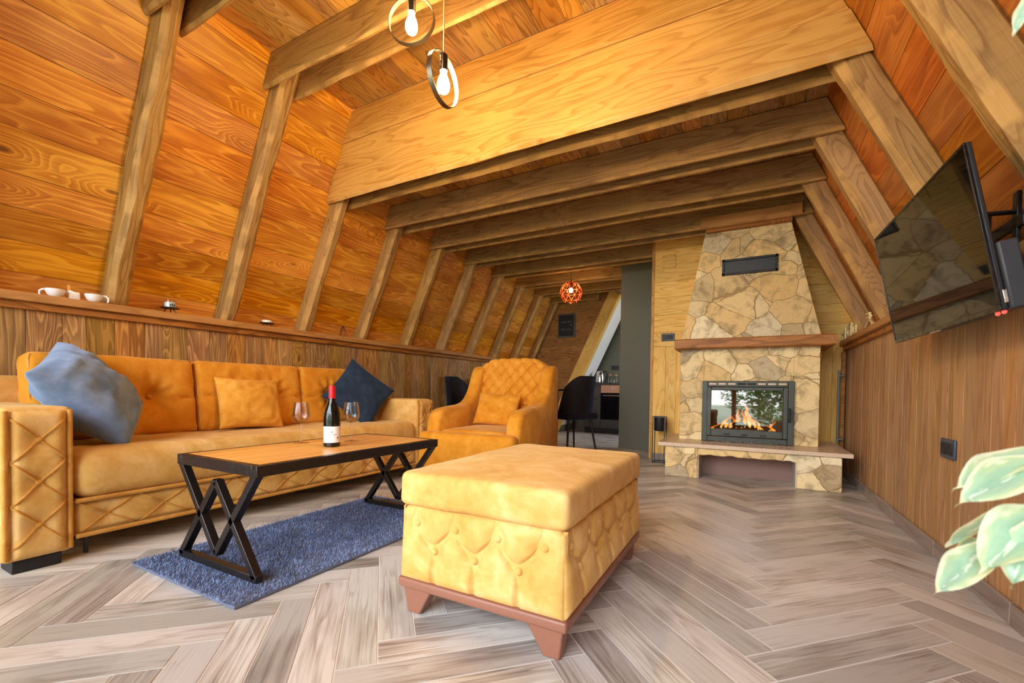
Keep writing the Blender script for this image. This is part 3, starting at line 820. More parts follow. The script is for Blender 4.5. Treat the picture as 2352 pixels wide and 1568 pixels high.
# bottle and glasses
bot = thing('wine_bottle', 'dark wine bottle with red capsule and white label on the coffee table', 'bottle', (-1.776, 1.442, TZ))
M_bott = simple('dark bottle glass', (12, 14, 10), .06); 
prof = [(0, .004), (.030, 0), (.037, .003), (.0385, .012), (.0385, .135), (.0375, .158), (.032, .182), (.022, .206), (.0165, .222), (.0148, .25), (.0148, .285), (.0155, .287), (.0155, .291), (0, .291)]
MB().lathe(prof, (0, 0, 0), 32).build('bottle_body', M_bott, bot, smooth=50, local=True)
MB().lathe([(.0158, .232), (.0160, .289), (.0155, .2945), (.012, .2955), (0, .2955)], (0, 0, 0), 28).build('capsule', simple('red foil', (206, 24, 36), .35, .2), bot, smooth=50, local=True)
fa = math.atan2(-1.442, 1.776)
lb = MB()
def lab(a, b): an = fa-1.25+2.5*a; return Vector((.0392*cos(an), .0392*sin(an), .022+.078*b))
lb.grid(lab, 28, 6); lbo = lb.build('paper_label', simple('label paper', (236, 230, 224), .6), bot, smooth=60, local=True)
M_ink = simple('grey ink', (90, 84, 84), .7); tx = MB()
def mark(u, z, w_, h_):
    an = fa+u/.0392; k = MB()
    pts = [Vector((.0396*cos(an+s_*w_/2/.0392), .0396*sin(an+s_*w_/2/.0392), z+t_*h_/2)) for s_, t_ in ((-1, -1), (1, -1), (1, 1), (-1, 1))]
    tx.add(pts, [(0, 1, 2, 3)])
for i, w_ in enumerate((.002, .0016, .0022, .0016, .002, 0, .0016, 0, .0022, .0016, .0022, .002, .0016, .002)):
    if w_: mark(-.022+i*.0033, .0605, w_, .0030)
mark(0, .0735, .0045, .0045); mark(0, .0735, .002, .008)
for i in range(5): mark(-.006+i*.003, .052, .0014, .0016)
tx.build('print', M_ink, lbo, smooth=0, local=True)
tx = MB(); mark(.0285, .045, .006, .011); tx.build('red_seal', simple('red seal ink', (150, 50, 50), .6), lbo, smooth=0, local=True)
def wineglass(x, y, label):
    o = thing('wine_glass', label, 'glass', (x, y, TZ), group='wine glasses on the coffee table')
    bowl = [(.0035, .098), (.012, .101), (.030, .112), (.040, .128), (.0425, .145), (.040, .170), (.034, .207), (.0332, .209), (.0325, .207), (.0385, .170), (.041, .145), (.0385, .129), (.029, .1135), (.011, .1027), (0, .101)]
    MB().lathe(bowl, n=36).build('bowl', M_wine, o, smooth=60, local=True)
    MB().lathe([(.010, .004), (.005, .010), (.0036, .03), (.0034, .08), (.005, .098)], n=16).build('stem', M_wine, o, smooth=60, local=True)
    MB().lathe([(0, 0), (.036, 0), (.0375, .0015), (.036, .003), (.012, .005), (0, .006)], n=36).build('foot', M_wine, o, smooth=60, local=True)
    return o
wineglass(-2.005, 1.440, 'clear wine glass nearer the sofa cushions, left of the bottle')
wineglass(-1.858, 1.632, 'clear wine glass right of the bottle, before the navy cushion')

# ---------------------------------------------------------------- ottoman
OX0, OX1, OY0, OY1 = -1.0, -.415, 1.08, 1.965
ott = thing('ottoman', 'mustard suede storage ottoman with tufted sides and brown wooden feet', 'ottoman', (-.707, 1.52, 0))
OL = OX1-OX0; OD = OY1-OY0
def flare(z): return .010*max(0, (.36-z)/.25)
def tuft_side(o, U, N, lu, nb_):
    zb_, lv = .118, .238
    top = [(lu*(i+.42)/(nb_-.16), .185) for i in range(nb_)]
    low = [((top[i][0]+top[i+1][0])/2-.005, .105) for i in range(nb_-1)]
    sg_ = []
    for i, b in enumerate(low):
        sg_ += [(top[i], b), (top[i+1], b), (b, (b[0], 0))]
    for t_ in top: sg_.append((t_, (t_[0], lv)))
    sg2 = []
    for a, b in sg_:   # curved seams
        if abs(a[0]-b[0]) > .01:
            mid = ((a[0]+b[0])/2-.010, (a[1]+b[1])/2-.004); sg2 += [(a, mid), (mid, b)]
        else: sg2.append((a, b))
    h = tuft(top+low, sg2, .024, .036, .017, .0075)
    o = Vector(o); U = Vector(U); N = Vector(N)
    def fn(a, b):
        u, v = a*lu, b*lv; e = min(u, lu-u, v, lv-v); k = min(1, e/.04); k = sqrt(max(0, 1-(1-k)**2))
        return o+U*u+Vector((0, 0, v))+N*(flare(zb_+v)+.024*k+h(u, v)*min(1, k*1.3))
    mb = MB().grid(fn, int(lu/.0045), int(lv/.0045))
    pn = mb.build('tufted_panel', M_must, ott, smooth=70)
    for b in top+low: MB().ball(o+U*b[0]+Vector((0, 0, b[1]))+N*(flare(zb_+b[1])+.004), .0125, 6).build('button', M_must, pn, smooth=80)
tuft_side((OX0+.004, OY0+.022, .118), (1, 0, 0), (0, -1, 0), OL-.008, 4)
tuft_side((OX1-.022, OY0+.004, .118), (0, 1, 0), (1, 0, 0), OD-.008, 6)
tuft_side((OX0+.022, OY1-.004, .118), (0, -1, 0), (-1, 0, 0), OD-.008, 6)
tuft_side((OX1-.004, OY1-.022, .118), (-1, 0, 0), (0, 1, 0), OL-.008, 4)
MB().soft((OX0+.012, OY0+.012, .115), (OX1-.012, OY1-.012, .36), r=.02, step=.1).build('body', M_must, ott, smooth=60)
def lidd(p, n):
    u = (p.x-(OX0+OX1)/2)/(OL/2); v = (p.y-(OY0+OY1)/2)/(OD/2)
    b = .016*max(0, 1-u*u)*max(0, 1-v*v) if n.z > .5 else 0
    return Vector((0, 0, b))+n*(.003*fbm(p.x*6, p.y*6, p.z*6)+.0022*fbm(p.x*18, p.y*18, p.z*18))
lid = MB().soft((OX0-.004, OY0-.004, .357), (OX1+.004, OY1+.004, .468), r=.025, step=.02, disp=lidd).build('lid', M_must, ott, smooth=75)
mb = MB(); ins = .006
mb.soft((OX0-.004, OY0-.004, .088), (OX1+.004, OY1+.004, .120), r=.008, step=.3); mb.build('plinth_rail', M_brownp, ott, smooth=50)
for sx_, sy_ in ((0, 0), (1, 0), (1, 1), (0, 1)):
    cx, cy = (OX0+.010, OX1-.010)[sx_], (OY0+.010, OY1-.010)[sy_]; dx, dy = (1, -1)[sx_], (1, -1)[sy_]
    T_ = [(0, 0), (.115, 0), (.115, .05), (0, .05)]; Bt = [(.012, .006), (.062, .006), (.062, .045), (.012, .045)]
    V = [(cx+dx*a, cy+dy*b, .092) for a, b in T_]+[(cx+dx*a, cy+dy*b, 0) for a, b in Bt]
    F = [(0, 1, 2, 3), (7, 6, 5, 4), (0, 4, 5, 1), (1, 5, 6, 2), (2, 6, 7, 3), (3, 7, 4, 0)]
    if dx*dy > 0: F = [f for f in F]
    else: F = [f[::-1] for f in F]
    MB().add(V, [f[::-1] for f in F]).build('leg', M_brownp, ott, bevel=.005)

# ---------------------------------------------------------------- armchair
ac = thing('armchair', 'mustard velvet wing armchair with quilted back beyond the coffee table', 'armchair', (-1.89, 3.22, 0), radians(5))
AWd = .41     # half width
prof = [(-.46, .06), (-.475, .20), (-.47, .40), (-.455, .50), (-.41, .555), (-.34, .580), (-.2, .592), (-.02, .602), (.08, .63), (.16, .70), (.21, .78), (.25, .87), (.29, .93), (.34, .955), (.41, .955), (.45, .92), (.45, .5), (.44, .06)]
def smoothp(P, it=2):
    for _ in range(it):
        Q = []
        for i in range(len(P)):
            a, b = P[i], P[(i+1) % len(P)]; Q += [(.75*a[0]+.25*b[0], .75*a[1]+.25*b[1]), (.25*a[0]+.75*b[0], .25*a[1]+.75*b[1])]
        P = Q
    return P
prof = smoothp(prof, 1)
def side(xo, sgn):
    """padded side: profile in (y,z), rounded to both faces"""
    mb = MB(); n = len(prof); cy, cz = 0.02, .4; T_ = .125; rows = []
    for t_ in range(9):
        a = t_/8; x = xo+sgn*(-T_*a); k = abs(2*a-1); ins = .028*(1-sqrt(max(0, 1-k**4)))
        row = []
        for i, (y, z) in enumerate(prof):
            p0, p1 = prof[i-1], prof[(i+1) % n]; ty, tz = p1[0]-p0[0], p1[1]-p0[1]; l = math.hypot(ty, tz)+1e-9
            row.append(Vector((x-sgn*.04*max(0, (z-.6)/.35)*0, y+ins*tz/l, z-ins*ty/l)))
        rows.append(row)
    V = [p for r in rows for p in r]; F = []
    for j in range(8):
        for i in range(n): F.append((j*n+i, j*n+(i+1) % n, (j+1)*n+(i+1) % n, (j+1)*n+i))
    F += [tuple(range(n))[::-1], tuple(8*n+i for i in range(n))]
    if sgn > 0: F = [f[::-1] for f in F]
    mb.add(V, F); bm_fix(mb); return mb
def bm_fix(mb): pass
def fixn(o):
    bm = bmesh.new(); bm.from_mesh(o.data); bmesh.ops.recalc_face_normals(bm, faces=bm.faces); bm.to_mesh(o.data); bm.free(); return o
for xo, sg_ in ((-AWd, -1), (AWd, 1)):
    fixn(side(xo, sg_).build('arm', M_mustd, ac, smooth=55, local=True))
# seat cushion, wide to the front
MB().soft((-.29, -.47, .235), (.29, .30, .415), r=.05, step=.03, disp=lambda p, n: n*(.012*max(0, 1-(p.x/.29)**2)*(1 if n.z > .5 else 0)+.003*fbm(p.x*9, p.y*9)), ).build('seat_cushion', M_mustd, ac, smooth=75, local=True)
MB().soft((-.425, -.565, .10), (.40, -.43, .405), r=.05, step=.03, disp=lambda p, n: n*.004*fbm(p.x*9, p.z*9, 3)).build('front_rail', M_mustd, ac, smooth=75, local=True)
MB().soft((-.36, -.43, .06), (.36, .42, .24), r=.02, step=.1).build('base', M_mustd, ac, smooth=60, local=True)
# quilted back
Tb = Matrix.Translation((0, .335, .70)) @ Matrix.Rotation(radians(-14), 4, 'X')
def backd(p, n):
    b = 0; hw = .335
    if n.y < -.3 and p.z > -.12:
        q_ = .10
        da = abs(((p.x*.9+p.z*.75)/q_) % 1-.5); db_ = abs(((p.x*.9-p.z*.75)/q_) % 1-.5)
        b = -.020*exp(-((.5-da)/.11)**2)-.020*exp(-((.5-db_)/.11)**2)
        b += .03*max(0, 1-(p.x/hw)**2)
    # rounded shoulders
    dz = 0
    if p.z > .2: dz = -.07*max(0, (abs(p.x)-.16)/.18)**2*((p.z-.2)/.12)
    return Vector((0, -b, dz))
bk = MB().soft((-.335, -.07, -.32), (.335, .075, .325), r=.045, step=.006, disp=backd, mat=Tb).build('back_cushion', M_mustd, ac, smooth=75, local=True)
MB().soft((-.34, .36, .1), (.34, .45, .92), r=.03, step=.1).build('outer_back', M_mustd, ac, smooth=60, local=True)
for xx in (-.33, .28):
    for yy in (-.42, .36): MB().box((xx, yy, 0), (xx+.05, yy+.05, .07)).build('leg', M_brownp, ac, bevel=.004, local=True)
R5 = Matrix.Rotation(radians(5), 4, 'Z'); R5.translation = ac.location
pillow('cushion', M_mustd, R5 @ frame((-.04, .085, .56), (.05, -.9, .42), (0, 0, 1), -3), .40, .30, .13, 'small mustard cushion in the seat of the quilted armchair', seed=12, pinch=.06)
# ---------------------------------------------------------------- fireplace
fp_ = thing('fireplace', 'tall stone-clad fireplace with tapering hood, timber mantel and burning fire', 'fireplace', (0, 4.45, 0))
Yh, Yf, Yw = 4.0, 4.34, 4.895
def rough_poly(mb, pts, vec): mb.poly(pts, vec)
# hearth on two stone piers with a stone lintel
for x0, x1 in ((-.632, -.365), (.345, .628)):
    mb = MB(); mb.soft((x0, Yh, 0), (x1, Yh+.30, .262), r=.012, step=.02, disp=lambda p, n: n*(.006*fbm(p.x*14, p.y*14, p.z*14)))
    mb.build('pier', M_stone, fp_, smooth=45)
mb = MB(); mb.soft((-.37, Yh+.008, .205), (.35, Yh+.05, .262), r=.008, step=.012, disp=lambda p, n: n*.004*fbm(p.x*18, 0, p.z*18)+Vector((0, 0, (.012*fbm(p.x*13, 3, 1) if p.z < .23 else 0)))); mb.build('lintel', M_stone, fp_, smooth=45)
MB().box((-.36, Yh+.30, .0), (.345, Yh+.34, .262)).build('recess_back', simple('terracotta render', (150, 118, 108), .9), fp_)
for x0, x1 in ((-.366, -.358), (.335, .347)): MB().box((x0, Yh+.012, .002), (x1, Yh+.30, .21)).build('pier_flank', M_plaster, fp_)
MB().box((-.69, 3.985, .264), (.69, Yw, .297)).build('hearth_slab', M_slab, fp_, bevel=.004)
# surround with a mouth for the insert
mb = MB(); bx0, bx1, ix0, ix1, iz1, bz = -.562, .516, -.358, .336, .838, 1.13
mb.box((bx0, Yf, .297), (ix0, Yw, bz)); mb.box((ix1, Yf, .297), (bx1, Yw, bz)); mb.box((ix0, Yf, iz1), (ix1, Yw, bz))
sur = mb.build('surround', M_stone, fp_, bevel=.005)
# mantel
mb = MB(); beam(mb, (-.605, 4.235, 1.128), (.605, 4.235, 1.128), (0, 1, 0), (0, 0, 1), .64, .088, wav=(.004, .004, .004, .004), cham=.006); mb.build('mantel', M_mantel, fp_, smooth=26)
for x in (.575,): MB().tube([(x, 4.234, 1.172), (x, 4.237, 1.172)], .004, 8).build('screw', M_slab, fp_)
# hood
V = []; zz0, zz1 = 1.216, 2.226
b4 = [(-.565, 4.40), (.525, 4.40), (.525, Yw), (-.565, Yw)]; t4 = [(-.372, 4.40), (.287, 4.40), (.287, Yw), (-.372, Yw)]
mb = MB(); N = 14
for q in range(4):
    def fn(a, b, q=q):
        p = Vector((*b4[q], zz0)).lerp(Vector((*b4[(q+1) % 4], zz0)), a); r_ = Vector((*t4[q], zz1)).lerp(Vector((*t4[(q+1) % 4], zz1)), a); return p.lerp(r_, b)
    mb.grid(fn, 2, 3)
hood = mb.build('hood', M_stone, fp_, smooth=0)
mb = MB(); beam(mb, (-.408, 4.295, 2.213), (.362, 4.295, 2.213), (0, 1, 0), (0, 0, 1), .05, .10, wav=(.004, .004, 0, 0), cham=.005); mb.build('crown_beam', M_ledge, fp_, smooth=26)
MB().box((-.37, 4.345, 2.19), (.30, 4.40, 2.226)).build('crown_moulding', M_mantel, fp_, bevel=.008)
# air grille on the sloping face
def hoodp(x, z, off=0): k = (z-zz0)/(zz1-zz0); return Vector((x, 4.40-off, z))
gx0_, gx1_, gz0, gz1 = -.232, .205, 1.79, 1.935
gb = MB(); up_ = (hoodp(0, 2)-hoodp(0, 1)).normalized(); nn_ = Vector((0, -1, 0))
for a, b_ in (((gx0_, gz0+.012), (gx1_, gz0+.012)), ((gx0_, gz1-.012), (gx1_, gz1-.012)), ((gx0_+.012, gz0), (gx0_+.012, gz1)), ((gx1_-.012, gz0), (gx1_-.012, gz1))):
    gb.bar(hoodp(*a, .008), hoodp(*b_, .008), .024, .02, upv=up_ if a[1] == b_[1] else (1, 0, 0))
gr_ = gb.build('vent_grille', M_blackm, fp_, bevel=.002)
sl_ = MB(); 
for i in range(9): z = gz0+.026+i*(gz1-gz0-.052)/8; sl_.bar(hoodp(gx0_+.02, z, .004), hoodp(gx1_-.02, z, .004), .004, .010, upv=up_)
for i in range(17): x = gx0_+.03+i*(gx1_-gx0_-.06)/16; sl_.bar(hoodp(x, gz0+.02, .007), hoodp(x, gz1-.02, .007), .006, .005, upv=(1, 0, 0))
sl_.build('slats', M_plastic, gr_)
MB().slab(hoodp(gx0_+.02, gz0+.02, .001), (gx1_-gx0_-.04, 0, 0), hoodp(0, gz1-.02)-hoodp(0, gz0+.02), (0, .002, 0)).build('duct', simple('duct black', (8, 8, 8), .9), gr_)  # flat black sheet behind the slats
# cast iron insert
ins = MB(); y0, y1 = Yf-.035, Yf+.02
fx0, fx1, fz0, fz1 = -.366, .340, .300, .838
for lo, hi in (((fx0, y0, fz0), (fx0+.045, y1, fz1)), ((fx1-.045, y0, fz0), (fx1, y1, fz1)), ((fx0+.045, y0, fz1-.05), (fx1-.045, y1, fz1)), ((fx0+.045, y0, fz0), (fx1-.045, y1, fz0+.045))): ins.box(lo, hi)
insert = ins.build('insert_frame', M_iron, fp_, bevel=.003)
M_slot = simple('slot black', (6, 6, 6), .6)
for i in range(8):
    x = fx0+.085+i*(fx1-fx0-.17)/7
    MB().soft((x-.03, y0-.002, fz1-.033), (x+.03, y0+.004, fz1-.017), r=.0029, step=.1).build('air_slot', M_slot if i in (3, 4) else M_slab, insert)
dr = MB(); y2 = y0-.014; dx0, dx1, dz0, dz1 = fx0+.042, fx1-.045, fz0+.05, fz1-.052
for lo, hi in (((dx0, y2, dz0), (dx0+.034, y0+.012, dz1)), ((dx1-.034, y2, dz0), (dx1, y0+.012, dz1)), ((dx0+.034, y2, dz1-.03), (dx1-.034, y0+.012, dz1)), ((dx0+.034, y2, dz0), (dx1-.034, y0+.012, dz0+.062))): dr.box(lo, hi)
door = dr.build('door', M_iron, fp_, bevel=.004)
for x in (-.16, -.02, .12): MB().box((x-.024, y2-.003, dz0+.012), (x+.024, y2+.002, dz0+.024)).build('air_slot', M_slot, door, bevel=.001)
MB().box((dx0+.03, y0-.004, dz0+.055), (dx1-.03, y0, dz1-.025)).build('glass', M_fire, door)
hd = MB(); hd.tube([(dx1+.012, y2, .50), (dx1+.012, y2-.03, .505), (dx1+.012, y2-.03, .60), (dx1+.012, y2, .605)], .008, 8); hd.build('handle', M_blackm, door, smooth=60)
gv = MB()
for i in range(60): gv.ball((random.uniform(-.26, .24), y0-.006-random.random()*.012, .300+random.random()*.008), random.uniform(.004, .007), 4)
gv.build('ash_crumbs', simple('ash', (120, 116, 110), .9), fp_)
# firebox lining
fb_ = MB(); X0, X1, Z0, Z1, Y0_, Y1_ = fx0+.03, fx1-.03, .315, .80, Yf+.0, Yf+.36
fb_.box((X0-.01, Y1_, Z0), (X1+.01, Y1_+.02, Z1)); fb_.box((X0-.012, Y0_, Z0), (X0, Y1_, Z1)); fb_.box((X1, Y0_, Z0), (X1+.012, Y1_, Z1)); fb_.box((X0, Y0_, Z1), (X1, Y1_, Z1+.012)); fb_.box((X0, Y0_, Z0-.008), (X1, Y1_, Z0+.03))
fb_.build('firebox', simple('firebrick', (96, 66, 48), .9), fp_)
M_log = wood('charred firewood', (120, 84, 56), (60, 40, 28), (18, 14, 12), rings=4, contrast=.8, rough=.9, knots=0)
def log(a, b, r, label):
    mb = MB(); a, b = Vector(a), Vector(b); pts = [a.lerp(b, i/12) for i in range(13)]
    mb.tube(pts, [r*(1+.12*fbm(i*.7, r*90)) for i in range(13)], 12)
    mb.g = [(p[0], p[2]+p[1], r) for p in mb.v]
    tag(mb.build('firewood_log', M_log, smooth=50), label, 'log', 'logs in the fire')
log((-.20, Yf+.17, .378), (.13, Yf+.14, .380), .032, 'charred log lying across the front of the fire')
log((-.12, Yf+.23, .375), (.22, Yf+.25, .377), .030, 'charred log at the back of the fire')
log((-.11, Yf+.13, .442), (.10, Yf+.27, .448), .026, 'charred log stacked on top of the two others')
def flame_mat():
    t = NT('flame'); t.n.remove(t.b)
    at = t.new('ShaderNodeAttribute', attribute_name='gc'); sp = t.new('ShaderNodeSeparateXYZ'); t.l.new(at.outputs['Vector'], sp.inputs[0])
    e = t.new('ShaderNodeEmission'); t.l.new(t.ramp(sp.outputs[0], [(0, lin((255, 214, 120))), (.45, lin((255, 150, 40))), (1, lin((230, 70, 8)))]), e.inputs[0]); e.inputs[1].default_value = .55
    tr = t.new('ShaderNodeBsdfTransparent'); lw = t.new('ShaderNodeLayerWeight'); lw.inputs[0].default_value = .35
    mx = t.new('ShaderNodeMixShader'); f = t.math('ADD', t.math('MULTIPLY', lw.outputs['Facing'], 1.1), t.math('MULTIPLY', sp.outputs[0], .35)); t.l.new(t.math('MINIMUM', f, 1.0), mx.inputs[0])
    t.l.new(e.outputs[0], mx.inputs[1]); t.l.new(tr.outputs[0], mx.inputs[2]); t.l.new(mx.outputs[0], t.o.inputs[0]); return t.m
M_flame = flame_mat()
def flame(x, y, z, h, w, lean, label, seed):
    mb = MB(); n = 18
    for strand in range(3):
        V = []; g = []; hh = h*(1, .7, .5)[strand]; xo = (0, -.6, .6)[strand]*w; m_ = 12
        for i in range(n+1):
            t = i/n; r = w*(.5, .36, .34)[strand]*(sin(min(1, t*1.6+.12)*pi/2)*(1-t)**.8)+.0006
            cx_ = x+xo*(1-t*.4)+lean*t*t*h+.022*fbm(t*3+seed, strand*3, seed)*t*3; cy_ = y+.02*fbm(t*3, seed, strand)*t
            for k in range(m_): a = 2*pi*k/m_; V.append((cx_+r*cos(a), cy_+r*.7*sin(a), z+hh*t)); g.append((t, 0, 0))
        F = [(i*m_+k, i*m_+(k+1) % m_, (i+1)*m_+(k+1) % m_, (i+1)*m_+k) for i in range(n) for k in range(m_)]
        mb.add(V, F, g)
    tag(mb.build('flame', M_flame, smooth=80), label, 'flame', 'flames in the fireplace')
flame(.02, Yf+.17, .42, .24, .07, -.25, 'tallest orange flame rising in the middle of the fire', 1)
flame(-.09, Yf+.20, .41, .17, .07, .1, 'broad orange flame left of the tallest flame', 2)
flame(-.18, Yf+.21, .40, .13, .06, .2, 'middling orange flame above the left end of the logs', 3)
flame(-.27, Yf+.14, .35, .11, .05, .1, 'low flame at the far left of the firebox', 4)
flame(.105, Yf+.13, .40, .14, .035, -.9, 'thin leaning flame right of the tallest flame', 5)
flame(.20, Yf+.16, .37, .13, .045, -.1, 'small separate flame at the right of the fire', 6)

# pipe in the corner by the fireplace
pp = MB(); pp.tube([(.712, 4.83, .30), (.712, 4.83, .95)], .009, 10)
for z in (.33, .9): pp.tube([(.712, 4.83, z), (.75, 4.83, z)], .012, 8)
tag(pp.build('heating_pipe', simple('painted pipe', (120, 130, 124), .4, .4), smooth=60), 'thin grey pipe rising in the dark corner right of the fireplace', 'pipe')
struct(MB().box((.735, 4.86, 0), (.765, 4.888, 1.12)).build('trim_4', M_mantel, bevel=.003))

# plant stand left of the hearth
ps = thing('plant_stand', 'black wire plant stand with a round pot left of the hearth', 'plant stand', (-.80, 4.70, 0))
mb = MB(); rr = .068
for z in (.012, .475):
    for k in range(4):
        a = pi/4+k*pi/2; b_ = a+pi/2
        mb.bar((-.80+rr*1.2*cos(a), 4.70+rr*1.2*sin(a), z), (-.80+rr*1.2*cos(b_), 4.70+rr*1.2*sin(b_), z), .009, .009)
for k in range(4):
    a = pi/4+k*pi/2; mb.bar((-.80+rr*1.2*cos(a), 4.70+rr*1.2*sin(a), 0), (-.80+rr*1.2*cos(a), 4.70+rr*1.2*sin(a), .48), .009, .009, upv=(1, 0, 0))
mb.build('wire_frame', M_black, ps)
MB().lathe([(0, .33), (.05, .33), (.056, .34), (.056, .474), (.051, .474), (.05, .44), (0, .44)], (-.80, 4.70, 0), 24).build('pot', M_blackm, ps, smooth=50)

# switches and sockets
def plate(name, label, cat, c, u, n, w, h, modules, mat=M_plastic):
    o = thing(name, label, cat, c); c = Vector(c); u = Vector(u); n = Vector(n); v = Vector((0, 0, 1))
    MB().slab(c-u*w/2-v*h/2, u*w, v*h, n*.010).build('cover_plate', mat, o, bevel=.004)
    for i in range(modules):
        x = (i-(modules-1)/2)*(w*.8/modules)
        MB().slab(c+u*(x-w*.36/modules)-v*h*.3+n*.010, u*(w*.72/modules), v*h*.6, n*.003).build('rocker' if 'switch' in name else 'outlet', M_blackm, o, bevel=.0015)
    return o
plate('light_switch', 'dark light switch on the pine wall left of the chimney hood', 'switch', (-.765, 4.9, 1.318), (1, 0, 0), (0, -1, 0), .135, .082, 3)
so = plate('wall_socket', 'dark blue grey double socket on the right wall below the television', 'socket', (XR, 2.55, .508), (0, -1, 0), (-1, 0, 0), .15, .085, 2, simple('slate plastic', (58, 70, 88), .4))
pc = thing('junction_cover', 'square wooden cover plate screwed high on the pine wall', 'cover plate', (-.768, 4.9, 2.12))
MB().box((-.835, 4.885, 2.05), (-.70, 4.9, 2.19)).build('plate', M_part, pc, bevel=.002)
for x in (-.822, -.713):
    for z in (2.063, 2.177): MB().tube([(x, 4.883, z), (x, 4.886, z)], .005, 8).build('screw', M_mantel, pc)

# ---------------------------------------------------------------- television
tvn = Vector((-.984, -.032, -.178)).normalized(); tvr = Vector((.032, -.999, .006)).normalized(); tvu = (tvn.cross(tvr)*-1).normalized(); tvu = tvu if tvu.z > 0 else -tvu
tc_ = Vector((.583, 2.241, 1.238)); TW, TH = .90, .514
tv = thing('television', 'flat black television tilted down from a bracket on the right wall', 'television', tc_)
def tvp(a, b, c): return tc_+tvr*a+tvu*b+tvn*c
def tvbox(a0, b0, c0, a1, b1, c1, mb=None):
    return (mb or MB()).slab(tvp(a0, b0, c0), tvr*(a1-a0), tvu*(b1-b0), tvn*(c1-c0))
tvbox(-TW/2, -TH/2, -.016, TW/2, TH/2, -.002).build('back_panel', M_blackm, tv, bevel=.004)
mb = MB(); e_ = .009
for a in ((-TW/2, -TH/2, TW/2, -TH/2+.016), (-TW/2, TH/2-e_, TW/2, TH/2), (-TW/2, -TH/2+.016, -TW/2+e_, TH/2-e_), (TW/2-e_, -TH/2+.016, TW/2, TH/2-e_)): tvbox(a[0], a[1], -.002, a[2], a[3], .004, mb)
mb.build('bezel', simple('gloss black bezel', (16, 16, 17), .25), tv, bevel=.001)
M_scr = NT('television screen').set(Base_Color=lin((9, 9, 9)), Roughness=.03).m; M_scr.node_tree.nodes['Principled BSDF'].inputs['Specular IOR Level'].default_value = .22
tvbox(-TW/2+e_, -TH/2+.016, -.002, TW/2-e_, TH/2-e_, .002).build('screen', M_scr, tv)
tvbox(TW/2-.60, -TH/2-.0, -.062, TW/2+.010, -TH/2+.20, -.016).build('rear_housing', M_plastic, tv, bevel=.006)
mb = tvbox(TW/2-.012, -TH/2+.02, -.028, TW/2+.002, -TH/2+.06, -.008); mb.build('media_stick', M_chrome, tv, bevel=.002)
mb = MB(); mb.ball(tvp(TW/2-.02, -TH/2-.004, -.012), .006, 6); mb.ball(tvp(TW/2-.055, -TH/2-.004, -.012), .006, 6); mb.build('standby_light', emit('red light', (255, 60, 50), 1.6), tv)
tvbox(-.06, -TH/2-.005, -.006, .03, -TH/2+.001, .003).build('logo_badge', simple('badge metal', (190, 170, 150), .3, .8), tv, bevel=.001)
br = MB()
for a in (.02, .22):
    br.bar(tvp(a, -.14, -.04), tvp(a, .12, -.04), .03, .012, upv=tvn)
    br.bar(tvp(a, .10, -.04), Vector((.752, (tvp(a, 0, 0)).y, 1.335)), .028, .008)
    br.bar(tvp(a, -.13, -.04), Vector((.752, (tvp(a, 0, 0)).y, 1.235)), .028, .008)
    br.bar(Vector((.752, tvp(a, 0, 0).y, 1.222)), Vector((.752, tvp(a, 0, 0).y, 1.40)), .03, .012, upv=(1, 0, 0))
br.bar(Vector((.752, tvp(.02, 0, 0).y+.05, 1.30)), Vector((.752, tvp(.22, 0, 0).y-.05, 1.30)), .012, .04)
br.build('bracket', M_black, tv, bevel=.002)

# lettering ornament on the right ledge
orn = thing('lettering_ornament', 'small pale wooden lettering ornament on the right ledge by the chimney', 'ornament', (.80, 4.45, ZL))
M_let = simple('pale painted wood', (226, 206, 150), .6)
def letter(strokes, y0, s_, h, nm='letter'):
    mb = MB()
    for pts in strokes: mb.tube([(.736, y0-p[0]*s_, ZL+.008+p[1]*h) for p in pts], .009, 8)
    mb.build(nm, M_let, orn, smooth=60)
letter([[(0, 0), (0, 1)], [(.8, 0), (.8, 1)], [(-.1, .5), (.9, .5)], [(-.2, 0), (.25, 0)], [(.6, 0), (1, 0)]], 4.86, .17, .10)
letter([[(.5+.5*cos(a*pi/8), .4+.4*sin(a*pi/8)) for a in range(17)], [(1, 0), (1, 1)], [(0, .75), (.5, 1.05), (1.1, .95)]], 4.62, .14, .10)
letter([[(0, .8), (0, .15), (.5, 0), (1, .2), (1, .8)], [(1, .2), (1.2, 0)]], 4.42, .12, .08)
letter([[(0, 0), (.6, .5), (1, 0)], [(.6, .5), (.6, 1), (.1, 1.05)], [(.2, .75), (.7, .75)]], 3.98, .20, .085)

